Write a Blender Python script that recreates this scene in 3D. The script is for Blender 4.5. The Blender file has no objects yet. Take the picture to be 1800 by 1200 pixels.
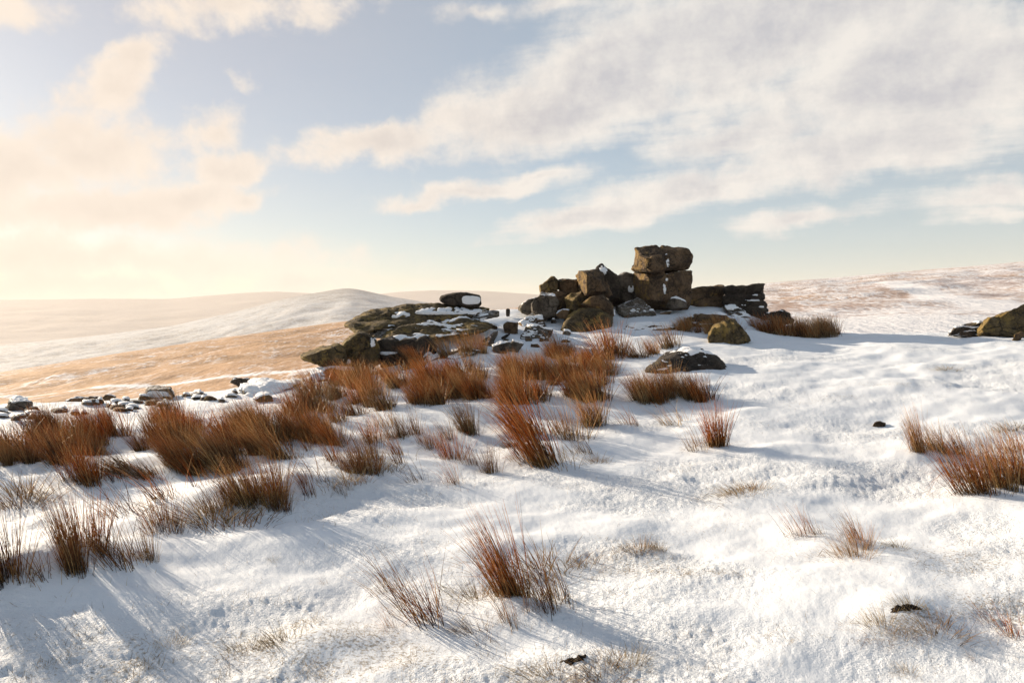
import bpy, bmesh, math, random
import numpy as np
from mathutils import Vector

# ------------------------------------------------------------------ camera, sky, sun, exposure
scene = bpy.context.scene
COL = scene.collection
F, CX, CY, EYE, PITCH = 1200.0, 900.0, 600.0, 1.6, math.atan(50 / 1200.0)
cam_data = bpy.data.cameras.new('camera')
cam_data.sensor_width, cam_data.lens = 36.0, 24.0
cam_data.clip_start, cam_data.clip_end = 0.05, 60000
cam = bpy.data.objects.new('camera', cam_data)
COL.objects.link(cam)
cam.location = (0, 0, EYE)
cam.rotation_euler = (math.pi / 2 - PITCH, 0, 0)
scene.camera = cam

SUN_AZ, SUN_EL = math.radians(-52), math.radians(17.5)
SUN_STRENGTH, SKY_STRENGTH, EXPOSURE = 4.8, 0.052, 1.08
SUN_DIR = Vector((math.sin(SUN_AZ) * math.cos(SUN_EL), math.cos(SUN_AZ) * math.cos(SUN_EL), math.sin(SUN_EL)))
HAZE_DENSITY = 0.00017

vs = scene.view_settings
vs.view_transform = 'Standard'
vs.look = 'None'
vs.gamma = 1.0
vs.exposure = EXPOSURE
vs.use_curve_mapping = False
scene.display_settings.display_device = 'sRGB'
cy = scene.cycles
cy.use_denoising = True
try:
    cy.denoiser = 'OPENIMAGEDENOISE'
    cy.denoising_prefilter = 'ACCURATE'
except Exception:
    pass
cy.max_bounces, cy.diffuse_bounces, cy.glossy_bounces, cy.transmission_bounces = 5, 3, 2, 4
cy.volume_bounces = 2
cy.transparent_max_bounces = 6
cy.use_adaptive_sampling = False

sun_data = bpy.data.lights.new('sun', 'SUN')
sun_data.energy, sun_data.angle, sun_data.color = SUN_STRENGTH, math.radians(0.6), (1.0, 0.83, 0.62)
sun = bpy.data.objects.new('sun', sun_data)
COL.objects.link(sun)
sun.rotation_euler = SUN_DIR.to_track_quat('Z', 'Y').to_euler()


def ray(px, py):
    X, Y = (px - CX) / F, (CY - py) / F
    c, s = math.cos(PITCH), math.sin(PITCH)
    return np.array([X, c + Y * s, Y * c - s])


def P(px, py, d):
    """The world point at distance d (metres along +Y) seen at photo pixel (px, py)."""
    r = ray(px, py)
    return np.array([0, 0, EYE]) + r * (d / r[1])


# --- small node helper
class NT:
    def __init__(self, tree):
        self.t, self.n, self.l = tree, tree.nodes, tree.links

    def node(self, kind, inputs=None, **props):
        nd = self.n.new(kind)
        for k, v in props.items():
            setattr(nd, k, v)
        for k, v in (inputs or {}).items():
            s = nd.inputs[k]
            if hasattr(v, 'is_linked') or isinstance(v, bpy.types.NodeSocket):
                self.l.new(v, s)
            else:
                s.default_value = v
        return nd

    def m(self, op, a, b=0.0, c=0.0, clamp=False):
        nd = self.n.new('ShaderNodeMath')
        nd.operation, nd.use_clamp = op, clamp
        for i, v in enumerate((a, b, c)):
            if isinstance(v, bpy.types.NodeSocket):
                self.l.new(v, nd.inputs[i])
            else:
                nd.inputs[i].default_value = v
        return nd.outputs[0]

    def step(self, x, a, b, lo=0.0, hi=1.0):
        nd = self.node('ShaderNodeMapRange', {'Value': x, 'From Min': a, 'From Max': b, 'To Min': lo, 'To Max': hi},
                       interpolation_type='SMOOTHSTEP')
        return nd.outputs[0]

    def mix(self, f, a, b):
        nd = self.node('ShaderNodeMix', data_type='RGBA')
        for i, v in ((0, f), (6, a), (7, b)):
            if isinstance(v, bpy.types.NodeSocket):
                self.l.new(v, nd.inputs[i])
            else:
                nd.inputs[i].default_value = v if i == 0 else (*v, 1) if len(v) == 3 else v
        return nd.outputs[2]

    def noise(self, vec, scale, detail=4.0, rough=0.55, out=0, dist=0.0):
        nd = self.node('ShaderNodeTexNoise', {'Vector': vec, 'Scale': scale, 'Detail': detail, 'Roughness': rough,
                                              'Distortion': dist})
        return nd.outputs[out]

    def vec(self, x, y, z=0.0):
        return self.node('ShaderNodeCombineXYZ', {0: x, 1: y, 2: z}).outputs[0]


world = bpy.data.worlds.new('World')
scene.world = world
world.use_nodes = True
try:
    world.cycles.sampling_method = 'MANUAL'
    world.cycles.sample_map_resolution = 1024
except Exception:
    pass


def build_sky():
    nt = NT(world.node_tree)
    nt.n.clear()
    out = nt.node('ShaderNodeOutputWorld')
    sky = nt.node('ShaderNodeTexSky')
    sky.sky_type = 'NISHITA'
    sky.sun_disc = False
    sky.sun_elevation = SUN_EL
    sky.sun_rotation = SUN_AZ
    sky.altitude = 400
    sky.air_density, sky.dust_density, sky.ozone_density = 1.0, 0.4, 1.6
    d = nt.node('ShaderNodeTexCoord').outputs['Generated']
    sep = nt.node('ShaderNodeSeparateXYZ', {0: d})
    x, y, z = sep.outputs
    az = nt.m('MULTIPLY', nt.m('ARCTAN2', x, y), 57.29578)
    el = nt.m('MULTIPLY', nt.m('ARCSINE', z), 57.29578)
    zz = nt.m('ADD', nt.m('MAXIMUM', z, 0.0), 0.10)
    plane = nt.vec(nt.m('DIVIDE', x, zz), nt.m('DIVIDE', y, zz))
    # slow wander of the cloud outlines
    w1 = nt.m('SUBTRACT', nt.noise(d, 5.0, 5, 0.6), 0.5)
    w2 = nt.m('SUBTRACT', nt.noise(nt.node('ShaderNodeVectorMath', {0: d, 1: (7.3, 2.1, 4.4)}, operation='ADD').outputs[0], 6.0, 5, 0.6), 0.5)
    azw = nt.m('MULTIPLY_ADD', w1, 9.0, az)
    elw = nt.m('MULTIPLY_ADD', w2, 6.0, el)
    p = nt.vec(azw, elw)

    def azel(px, py):
        r = ray(px, py)
        r = r / np.linalg.norm(r)
        return np.array([math.degrees(math.atan2(r[0], r[1])), math.degrees(math.asin(r[2]))])

    cover = None
    # cloud banks: where each lies in the sky (from the photo; those out of view added), half length, half thickness, tilt in degrees, weight
    banks = [
        (1330, 60, 560, 150, 14, 1.0), (1600, 130, 460, 150, 10, 1.0), (1000, 185, 330, 95, 17, 1.0), (700, 240, 190, 45, 8, 0.9),
        (1050, 120, 330, 70, 20, 0.8), (1300, 235, 260, 60, 14, 0.75), (1550, 250, 480, 80, 12, 0.88), (1250, 320, 330, 56, 15, 0.85),
        (1060, 385, 230, 40, 13, 0.85), (1750, 330, 330, 45, 10, 0.7), (1420, 385, 250, 32, 8, 0.7), (1720, 365, 200, 30, 8, 0.6),
        (830, 338, 200, 26, 6, 0.75), (730, 352, 110, 22, 4, 0.7), (960, 315, 130, 26, 6, 0.7),
        (430, 25, 260, 55, 8, 0.75), (840, 25, 120, 30, 4, 0.6), (1000, 20, 160, 40, 14, 0.6), (220, 115, 90, 55, 30, 0.85),
        (160, 165, 130, 60, 30, 0.75), (395, 150, 70, 22, -20, 0.55),
        (130, 270, 190, 85, -5, 0.95), (10, 310, 170, 110, 0, 1.0), (365, 225, 75, 60, 20, 0.8), (400, 285, 110, 55, 12, 0.9), (330, 345, 180, 45, 8, 0.85),
        (440, 345, 70, 32, 8, 0.8), (120, 385, 330, 55, 3, 0.85), (430, 440, 60, 14, 4, 0.5), (-150, 300, 260, 130, 0, 0.9), (-700, 330, 620, 330, 0, 1.0), (60, 465, 620, 75, 1, 0.8), (-500, 480, 500, 110, 0, 0.95), (150, 512, 800, 42, 0, 0.8),  # widest bank, left of view, is added to dim the glow round the sun
        (-250, 120, 260, 90, 15, 0.7), (20, 25, 130, 45, 0, 0.6), (2150, 200, 420, 190, 8, 1.0), (900, -250, 700, 130, 10, 0.7),
    ]
    for (px, py, a, b, tilt, wgt) in banks:
        t = math.radians(tilt)
        c = azel(px, py)
        e1 = azel(px + a * math.cos(t), py - a * math.sin(t)) - c
        e2 = azel(px - b * math.sin(t), py - b * math.cos(t)) - c
        mp = nt.node('ShaderNodeMapping', {'Vector': p}, vector_type='TEXTURE')
        mp.inputs['Location'].default_value = (c[0], c[1], 0)
        mp.inputs['Rotation'].default_value = (0, 0, math.atan2(e1[1], e1[0]))
        mp.inputs['Scale'].default_value = (1.5 * np.hypot(*e1), 1.5 * np.hypot(*e2), 1)
        g = nt.node('ShaderNodeTexGradient', {'Vector': mp.outputs[0]}, gradient_type='QUADRATIC_SPHERE').outputs['Fac']
        g = nt.m('MULTIPLY', nt.m('SQRT', g), wgt)
        cover = g if cover is None else nt.m('SMOOTH_MAX', cover, g, 0.12)
    # the same broken cloud carries on over the rest of the sky
    rest = nt.m('MULTIPLY', nt.step(nt.noise(nt.node('ShaderNodeVectorMath', {0: plane, 1: (3.1, 9.7, 0)}, operation='ADD').outputs[0], 0.9, 3, 0.5), 0.46, 0.68),
                nt.m('MAXIMUM', nt.step(nt.m('ABSOLUTE', az), 38.0, 55.0), nt.step(el, 27.0, 45.0)))
    cover = nt.m('MAXIMUM', cover, nt.m('MULTIPLY', rest, 0.70))
    turn = nt.node('ShaderNodeVectorRotate', {'Vector': plane, 'Angle': math.radians(22)}, rotation_type='Z_AXIS').outputs[0]
    streak = nt.noise(nt.node('ShaderNodeMapping', {'Vector': turn, 'Scale': (0.9, 1.9, 1)}).outputs[0], 1.3, 10, 0.67, dist=0.2)
    puff = nt.noise(d, 13.0, 10, 0.66, dist=0.15)
    side = nt.step(az, -14.0, 2.0)
    n = nt.node('ShaderNodeMix', {0: side, 2: puff, 3: nt.m('MULTIPLY_ADD', streak, 0.6, nt.m('MULTIPLY', puff, 0.4))}, data_type='FLOAT').outputs[0]
    dens = nt.m('MULTIPLY_ADD', nt.m('SUBTRACT', n, 0.5), 1.15, cover)
    alpha = nt.m('MULTIPLY', nt.step(dens, 0.24, 0.65), 0.92)
    veil = nt.m('MULTIPLY_ADD', nt.noise(plane, 0.7, 4, 0.6), 0.25, 0.24)      # thin high cirrus that makes the blue milky
    # light through the cloud: sunward edges bright, thick parts greyer
    off = nt.node('ShaderNodeVectorMath', {0: d, 1: tuple(SUN_DIR * 0.03 + Vector((0, 0, 0.012)))}, operation='ADD').outputs[0]
    puff2 = nt.noise(off, 13.0, 6, 0.66, dist=0.15)
    relief = nt.m('SUBTRACT', puff, puff2)
    thick = nt.step(dens, 0.42, 0.95)
    lit = nt.m('ADD', nt.m('MULTIPLY', relief, 2.2), nt.m('SUBTRACT', 0.98, nt.m('MULTIPLY', thick, 0.80)), clamp=True)
    dot = nt.node('ShaderNodeVectorMath', {0: d, 1: tuple(SUN_DIR)}, operation='DOT_PRODUCT').outputs['Value']
    near = nt.step(dot, 0.50, 0.98)
    bright = nt.mix(near, (0.425, 0.405, 0.378), (0.475, 0.41, 0.345))
    grey = nt.mix(near, (0.27, 0.27, 0.285), (0.41, 0.350, 0.295))
    ccol = nt.mix(lit, grey, bright)
    vcol = nt.mix(near, (0.285, 0.345, 0.372), (0.43, 0.365, 0.30))
    veil = nt.m('MULTIPLY', veil, nt.step(el, 28.0, 70.0, 1.0, 0.35))      # thinned overhead, out of view, to darken the fill on the snow
    bg1 = nt.node('ShaderNodeBackground', {'Color': sky.outputs[0], 'Strength': SKY_STRENGTH})
    bg2 = nt.node('ShaderNodeBackground', {'Color': ccol, 'Strength': 1.0})
    bg3 = nt.node('ShaderNodeBackground', {'Color': vcol, 'Strength': 1.0})
    mv = nt.node('ShaderNodeMixShader', {0: veil, 1: bg1.outputs[0], 2: bg3.outputs[0]})
    mx = nt.node('ShaderNodeMixShader', {0: alpha, 1: mv.outputs[0], 2: bg2.outputs[0]})
    nt.l.new(mx.outputs[0], out.inputs['Surface'])


build_sky()


# ------------------------------------------------------------------ numpy noise
def _hash(ix, iy, iz, seed):
    h = (ix.astype(np.int64) * 374761393 + iy.astype(np.int64) * 668265263 + iz.astype(np.int64) * 2147483647 + seed * 1274126177) & 0xFFFFFFFF
    h = ((h ^ (h >> 13)) * 1274126177) & 0xFFFFFFFF
    h = ((h ^ (h >> 16)) * 2246822519) & 0xFFFFFFFF
    return h ^ (h >> 15)


_G2 = np.array([(math.cos(a), math.sin(a)) for a in np.linspace(0, 2 * math.pi, 64, endpoint=False)])
_r = np.random.RandomState(3).normal(size=(256, 3))
_G3 = _r / np.linalg.norm(_r, axis=1)[:, None]


def perlin2(x, y, seed=0):
    x0, y0 = np.floor(x), np.floor(y)
    fx, fy = x - x0, y - y0
    u, v = fx * fx * fx * (fx * (fx * 6 - 15) + 10), fy * fy * fy * (fy * (fy * 6 - 15) + 10)
    z = np.zeros_like(x0)

    def g(dx, dy):
        k = _G2[_hash(x0 + dx, y0 + dy, z, seed) & 63]
        return k[..., 0] * (fx - dx) + k[..., 1] * (fy - dy)
    a, b, c, d = g(0, 0), g(1, 0), g(0, 1), g(1, 1)
    return 1.5 * ((a + u * (b - a)) * (1 - v) + (c + u * (d - c)) * v)


def fbm2(x, y, octaves=4, seed=0, gain=0.5):
    s, a = 0.0, 1.0
    for i in range(octaves):
        s = s + a * perlin2(x, y, seed + i * 17)
        x, y, a = x * 2.03 + 11.7, y * 2.03 - 5.3, a * gain
    return s


def perlin3(p, seed=0):
    p0 = np.floor(p)
    f = p - p0
    u = f * f * f * (f * (f * 6 - 15) + 10)

    def g(dx, dy, dz):
        k = _G3[_hash(p0[:, 0] + dx, p0[:, 1] + dy, p0[:, 2] + dz, seed) & 255]
        return k[:, 0] * (f[:, 0] - dx) + k[:, 1] * (f[:, 1] - dy) + k[:, 2] * (f[:, 2] - dz)
    r = 0.0
    for dx in (0, 1):
        for dy in (0, 1):
            for dz in (0, 1):
                w = (u[:, 0] if dx else 1 - u[:, 0]) * (u[:, 1] if dy else 1 - u[:, 1]) * (u[:, 2] if dz else 1 - u[:, 2])
                r = r + w * g(dx, dy, dz)
    return 1.5 * r


def fbm3(p, octaves=4, seed=0, gain=0.5):
    s, a = 0.0, 1.0
    for i in range(octaves):
        s = s + a * perlin3(p, seed + i * 13)
        p, a = p * 2.03 + 3.7, a * gain
    return s


def sstep(x, a, b):
    t = np.clip((x - a) / (b - a), 0, 1)
    return t * t * (3 - 2 * t)


def mesh_from(name, co, faces, smooth=True):
    """A mesh from numpy arrays: co (n,3) and faces (m,3) or (m,4)."""
    me = bpy.data.meshes.new(name)
    k = faces.shape[1]
    me.vertices.add(len(co))
    me.vertices.foreach_set('co', np.ascontiguousarray(co, dtype=np.float32).ravel())
    me.loops.add(faces.size)
    me.loops.foreach_set('vertex_index', np.ascontiguousarray(faces, dtype=np.int32).ravel())
    me.polygons.add(len(faces))
    me.polygons.foreach_set('loop_start', np.arange(0, faces.size, k, dtype=np.int32))
    me.polygons.foreach_set('loop_total', np.full(len(faces), k, dtype=np.int32))
    if smooth:
        me.polygons.foreach_set('use_smooth', np.ones(len(faces), dtype=bool))
    me.update(calc_edges=True)
    me.validate()
    return me


def attr(me, name, values):
    a = me.attributes.new(name, 'FLOAT', 'POINT')
    a.data.foreach_set('value', np.ascontiguousarray(values, dtype=np.float32))


def link(name, me, mat, parent=None):
    o = bpy.data.objects.new(name, me)
    COL.objects.link(o)
    if mat is not None and not me.materials:
        me.materials.append(mat)
    if parent is not None:
        o.parent = parent
    return o


def tag(o, label=None, category=None, group=None, kind=None):
    for k, v in (('label', label), ('category', category), ('group', group), ('kind', kind)):
        if v:
            o[k] = v
    return o


def new_mat(name):
    m = bpy.data.materials.new(name)
    m.use_nodes = True
    nt = NT(m.node_tree)
    nt.n.clear()
    out = nt.node('ShaderNodeOutputMaterial')
    return m, nt, out


# ------------------------------------------------------------------ materials of ground and hills
def mat_snow():
    m, nt, out = new_mat('wind_blown_snow')
    pos = nt.node('ShaderNodeNewGeometry').outputs['Position']
    lump = nt.node('ShaderNodeAttribute', attribute_name='lump').outputs['Fac']
    bare = nt.node('ShaderNodeAttribute', attribute_name='bare').outputs['Fac']
    fine = nt.noise(pos, 90.0, 4, 0.65)
    mid = nt.noise(pos, 26.0, 4, 0.6)
    # dead grass showing through the thin crust
    sp = nt.m('MULTIPLY_ADD', nt.m('SUBTRACT', nt.noise(pos, 55.0, 5, 0.7), 0.5), 2.2, nt.m('MULTIPLY', nt.noise(pos, 9.0, 3, 0.6), 0.5))
    grass = nt.m('MULTIPLY', nt.step(nt.m('ADD', sp, nt.m('MULTIPLY', bare, 0.75)), 0.62, 1.05), nt.step(bare, 0.02, 0.35), clamp=True)
    gcol = nt.mix(nt.noise(pos, 30.0, 3, 0.6), (0.10, 0.065, 0.03), (0.30, 0.22, 0.11))
    snow = nt.mix(mid, (0.71, 0.755, 0.825), (0.77, 0.805, 0.855))
    col = nt.mix(nt.m('MULTIPLY', grass, 0.75), snow, gcol)
    h = nt.m('ADD', nt.m('MULTIPLY', fine, nt.m('MULTIPLY_ADD', lump, 0.010, 0.0035)), nt.m('MULTIPLY', mid, nt.m('MULTIPLY_ADD', lump, 0.022, 0.003)))
    bump = nt.node('ShaderNodeBump', {'Strength': 0.9, 'Distance': 1.0, 'Height': h})
    b = nt.node('ShaderNodeBsdfPrincipled', {'Base Color': col, 'Roughness': 0.65, 'Normal': bump.outputs[0]})
    b.inputs['Specular IOR Level'].default_value = 0.25
    nt.l.new(b.outputs[0], out.inputs['Surface'])
    return m


def mat_hill(name, snow, grass1, grass2, scale, stretch, lo, hi, gmix=0.9):
    """A hill under thin snow: attribute 'cov' says how much of it is snow, noise breaks it up."""
    m, nt, out = new_mat(name)
    pos = nt.node('ShaderNodeNewGeometry').outputs['Position']
    cov = nt.node('ShaderNodeAttribute', attribute_name='cov').outputs['Fac']
    mp = nt.node('ShaderNodeMapping', {'Vector': pos, 'Scale': stretch}).outputs[0]
    n1 = nt.noise(mp, scale, 8, 0.62)
    n2 = nt.noise(mp, scale * 9.0, 5, 0.65)
    n3 = nt.noise(mp, scale * 40.0, 4, 0.65)
    f = nt.m('ADD', nt.m('ADD', nt.m('MULTIPLY', nt.m('SUBTRACT', n1, 0.5), 0.8), nt.m('ADD', nt.m('MULTIPLY', nt.m('SUBTRACT', n2, 0.5), 1.0), nt.m('MULTIPLY', nt.m('SUBTRACT', n3, 0.5), 1.3))), cov)
    f = nt.step(f, lo, hi)
    g = nt.mix(nt.step(nt.m('MULTIPLY_ADD', n3, 0.5, nt.m('MULTIPLY', nt.noise(mp, scale * 3.0, 5, 0.6), 0.5)), 0.36, 0.62), grass1, grass2)
    g = nt.mix(nt.node('ShaderNodeAttribute', attribute_name='heather').outputs['Fac'], g, (0.34, 0.255, 0.235))
    col = nt.mix(nt.m('MULTIPLY', nt.m('SUBTRACT', 1.0, f), gmix), snow, g)
    b = nt.node('ShaderNodeBsdfPrincipled', {'Base Color': col, 'Roughness': 0.85})
    b.inputs['Specular IOR Level'].default_value = 0.1
    bump = nt.node('ShaderNodeBump', {'Strength': 0.8, 'Distance': 0.45, 'Height': nt.m('MULTIPLY_ADD', n3, 0.5, n2)})
    nt.l.new(bump.outputs[0], b.inputs['Normal'])
    nt.l.new(b.outputs[0], out.inputs['Surface'])
    return m


M_SNOW = mat_snow()
M_MOOR = mat_hill('snow_flecked_moor', (0.74, 0.74, 0.77), (0.33, 0.17, 0.065), (0.47, 0.27, 0.12), 0.035, (1.0, 0.45, 1.0), 0.36, 0.80)
M_PEAK = mat_hill('snowy_hill', (0.52, 0.545, 0.58), (0.17, 0.155, 0.14), (0.24, 0.215, 0.19), 0.006, (1.0, 1.0, 5.0), 0.30, 0.80, 0.7)
M_FAR = mat_hill('far_snowy_hill', (0.48, 0.43, 0.40), (0.32, 0.25, 0.20), (0.40, 0.33, 0.26), 0.002, (1.0, 1.0, 5.0), 0.30, 0.75, 0.5)

# ------------------------------------------------------------------ the ground: height control points (photo px, py, metres away)
CTRL = [
    (900, 1080, 3.62), (900, 950, 4.8), (900, 850, 6.3), (900, 780, 7.9), (900, 720, 9.5), (900, 690, 10.6), (900, 640, 13.2), (900, 602, 15.8), (890, 560, 18.6), (900, 543, 21),
    (1150, 950, 4.8), (1150, 800, 7.4), (1150, 720, 9.5), (1150, 668, 11.3), (1150, 622, 14), (1150, 580, 17.2), (1150, 540, 20.3), (1150, 528, 22.5),
    (1030, 585, 17.0), (1030, 545, 19.8),
    (1300, 640, 12.6), (1300, 600, 15.5), (1290, 560, 19), (1300, 545, 21.5),
    (1400, 950, 4.7), (1400, 800, 7.1), (1400, 700, 9.7), (1400, 640, 12.5), (1400, 602, 15.8), (1400, 585, 19), (1400, 577, 22.5),
    (1560, 640, 12.4), (1560, 600, 15.8), (1560, 587, 19.5), (1560, 588, 24),
    (1750, 950, 4.6), (1750, 800, 6.9), (1750, 700, 9.4), (1750, 640, 12.0), (1750, 600, 15.0), (1750, 590, 18), (1750, 592, 22),
    (600, 1000, 4.25), (600, 900, 5.4), (600, 800, 7.2), (600, 745, 8.9), (600, 700, 10.6), (600, 668, 12.6), (600, 658, 14.2), (640, 650, 15.5),
    (740, 640, 13.3), (740, 600, 16.0), (760, 565, 18.5), (820, 548, 20.5),
    (300, 1000, 4.2), (300, 900, 5.35), (300, 830, 6.6), (300, 780, 7.9), (300, 722, 10.4), (300, 702, 12.6), (300, 697, 14.5),
    (0, 1000, 4.1), (0, 870, 5.9), (0, 800, 7.3), (0, 752, 9.2), (0, 722, 11.5), (0, 712, 14.0),
    (450, 700, 11.0), (450, 682, 13.2), (450, 678, 15.5),
    (1900, 600, 14.5), (1900, 585, 18), (-150, 730, 11), (-150, 900, 5.5),
]
FAR = [(-40, 30, -3.4), (-40, 60, -7.5), (-25, 25, -2.2), (-25, 60, -6.0), (-12, 28, -0.6), (-12, 60, -4.0), (0, 30, 0.9), (0, 60, -1.5), (12, 30, 1.2), (12, 60, -0.8),
       (22, 30, 0.5), (22, 60, -0.8), (36, 30, 0.6), (36, 60, -0.6), (50, 30, 1.0), (50, 60, -0.5), (-52, 30, -3.4), (-52, 12, 0.0), (52, 12, 0.7),
       (-40, 2.0, 0), (-20, 2.0, 0), (0, 2.0, 0), (20, 2.0, 0), (40, 2.0, 0), (-40, 0.7, 0), (0, 0.7, 0), (40, 0.7, 0)]
_pts = []
for (px, py, d) in CTRL:
    w = P(px, py, d)
    _pts.append((math.degrees(math.atan2(w[0], w[1])), math.hypot(w[0], w[1]), w[2]))
_pts += list(FAR)
_pts = np.array(_pts)
_C = np.stack([_pts[:, 0] / 22.0, np.log(_pts[:, 1])], 1)


def _tps(r2):
    return 0.5 * r2 * np.log(r2 + 1e-9)


def _fit(C, z, lam):
    n = len(C)
    K = _tps(((C[:, None] - C[None]) ** 2).sum(-1)) + lam * np.eye(n)
    Pm = np.hstack([np.ones((n, 1)), C])
    A = np.block([[K, Pm], [Pm.T, np.zeros((3, 3))]])
    return np.linalg.solve(A, np.concatenate([z, np.zeros(3)]))


_W = _fit(_C, _pts[:, 2], 0.004)


def base_height(x, y):
    sh = x.shape
    x, y = x.ravel(), y.ravel()
    a = np.degrees(np.arctan2(x, y))
    r = np.clip(np.hypot(x, y), 0.5, 70)
    ac = np.clip(a, -53, 53)
    q = np.stack([ac / 22.0, np.log(r)], 1)
    z = np.empty(len(q))
    for i in range(0, len(q), 40000):
        s = slice(i, i + 40000)
        d2 = ((q[s, None] - _C[None]) ** 2).sum(-1)
        z[s] = _tps(d2) @ _W[:-3] + _W[-3] + q[s] @ _W[-2:]
    behind = sstep(np.abs(a), 55, 130)
    z = z * (1 - behind) + behind * (-0.02 * r)
    return z.reshape(sh)


MOUNDS = []      # (x, y, height, radius) small drifts, filled below from photo positions


def drift_height(x, y):
    """Soft wind drifts and the mounds round tussocks."""
    far = sstep(np.hypot(x, y), 60, 25)
    c, s = math.cos(math.radians(28)), math.sin(math.radians(28))
    u, v = c * x + s * y, -s * x + c * y
    z = 0.060 * fbm2(u * 0.45, v * 0.75, 3, 5) + 0.021 * fbm2(u * 1.3, v * 1.8, 3, 9)
    z = z * far * sstep(np.hypot(x, y), 0.3, 2.0)
    for (mx, my, h, r) in MOUNDS:
        z = z + h * np.exp(-((x - mx) ** 2 + (y - my) ** 2) / (r * r))
    return z


def lump_mask(x, y):
    """Where the crust is rough with grass tussocks instead of smooth drifted snow."""
    m = sstep(fbm2(x * 0.55 + 3.3, y * 0.75 - 1.2, 3, 31), -0.28, 0.35)
    for (px, py, d, rx, ry, w) in SMOOTH:
        c = P(px, py, d)
        m = m * (1 - w * np.exp(-((x - c[0]) / rx) ** 2 - ((y - c[1]) / ry) ** 2))
    return m


# smooth, shaded drift areas in the photo (px, py, distance, radius across, radius along, weight)
SMOOTH = [(150, 1060, 3.7, 0.7, 0.35, 0.9), (420, 960, 4.7, 1.0, 0.5, 1.0), (900, 1120, 3.35, 0.5, 0.25, 0.7), (600, 1000, 4.2, 0.8, 0.35, 0.8),
          (800, 930, 5.0, 0.9, 0.35, 0.6), (1380, 715, 9.2, 2.0, 0.8, 0.9), (1400, 660, 11.5, 2.5, 0.9, 0.8), (1500, 600, 16, 5.0, 1.5, 0.9),
          (1300, 760, 7.8, 1.0, 0.7, 0.6), (1400, 1040, 3.9, 0.7, 0.25, 0.6), (700, 790, 7.5, 1.6, 0.8, 0.7)]


def lumps(x, y):
    k = lump_mask(x, y)
    a = fbm2(x * 3.0, y * 3.6, 2, 41)
    b = np.abs(fbm2(x * 8.5, y * 12.0, 3, 43))
    c = fbm2(x * 24, y * 28, 3, 47)
    rip = np.abs(fbm2((x + 0.35 * y) * 2.2 + 0.4 * a, (y - 0.2 * x) * 9.0, 3, 61))
    z = k * (0.011 * a + 0.004 * (b - 0.3) + 0.0045 * c + 0.007 * (rip - 0.3)) + 0.0022 * c
    return z, k


def ground(x, y):
    return base_height(x, y) + drift_height(x, y)


_ds = np.concatenate([np.geomspace(1.2, 60, 900)])


def hit(px, py):
    """Where the photo ray through (px, py) meets the ground."""
    r = ray(px, py)
    s = _ds / r[1]
    X, Y, Z = r[0] * s, r[1] * s, EYE + r[2] * s
    g = ground(X, Y)
    below = np.nonzero(Z <= g)[0]
    i = int(below[0]) if len(below) else len(_ds) - 1
    if i > 0 and len(below):
        f = (Z[i - 1] - g[i - 1]) / ((Z[i - 1] - g[i - 1]) - (Z[i] - g[i]) + 1e-9)
        return np.array([X[i - 1] + f * (X[i] - X[i - 1]), Y[i - 1] + f * (Y[i] - Y[i - 1]), g[i - 1] + f * (g[i] - g[i - 1])])
    return np.array([X[i], Y[i], g[i]])


def gz(x, y):
    return float(ground(np.array([x]), np.array([y]))[0])


# drift mounds seen in the photo: (px, py, height, radius)
for (px, py, h, r) in [(900, 1075, 0.07, 0.25), (755, 1085, 0.05, 0.2), (990, 1090, 0.03, 0.25), (1010, 1175, 0.05, 0.22), (1590, 1090, 0.07, 0.28), (1500, 960, 0.05, 0.22),
                       (1400, 935, 0.03, 0.25), (640, 815, 0.07, 0.45), (590, 850, 0.05, 0.4), (960, 800, 0.07, 0.4), (905, 800, 0.05, 0.35), (740, 850, 0.04, 0.3),
                       (350, 900, 0.05, 0.4), (470, 885, 0.05, 0.3), (160, 985, 0.05, 0.3), (20, 1010, 0.05, 0.25), (1720, 860, 0.05, 0.3), (1620, 790, 0.04, 0.3),
                       (200, 830, 0.06, 0.5), (330, 810, 0.07, 0.6), (1250, 780, 0.05, 0.3), (690, 735, 0.07, 0.7), (1590, 680, 0.10, 0.7), (1330, 655, 0.06, 0.8),
                       (1640, 645, 0.05, 0.4), (550, 1130, 0.04, 0.3), (250, 1140, 0.03, 0.35), (1120, 970, 0.03, 0.25),
                       (30, 1000, 0.075, 0.36), (130, 975, 0.075, 0.36), (235, 950, 0.075, 0.38), (345, 885, 0.09, 0.42), (445, 862, 0.09, 0.42), (540, 845, 0.08, 0.40)]:
    w = hit(px, py)
    MOUNDS.append((w[0], w[1], h, r))

BARE = [(1010, 1165, 0.30, 0.9), (1590, 1085, 0.30, 0.8), (320, 1140, 0.5, 0.55), (480, 1130, 0.35, 0.5), (700, 1130, 0.45, 0.6), (1110, 970, 0.3, 0.45), (600, 1150, 0.4, 0.5),
        (1310, 860, 0.25, 0.3), (1640, 940, 0.5, 0.3), (1700, 990, 0.6, 0.35), (1120, 1000, 0.5, 0.3), (1650, 870, 0.5, 0.25), (1550, 650, 0.6, 0.35), (1600, 680, 0.8, 0.35),
        (1450, 690, 0.8, 0.25), (1650, 645, 0.4, 0.5), (80, 1060, 0.4, 0.3), (1780, 1080, 0.4, 0.5), (1250, 1050, 0.7, 0.25), (1200, 990, 0.6, 0.25)]
BARE = [(*hit(px, py)[:2], r, w) for (px, py, r, w) in BARE]


def bare_mask(x, y):
    m = 0.55 * sstep(fbm2(x * 0.9 + 8, y * 1.5, 4, 77), -0.12, 0.55)
    for (bx, by, r, w) in BARE:
        m = m + w * np.exp(-((x - bx) ** 2 + ((y - by) * 1.5) ** 2) / (r * r))
    return m


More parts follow.
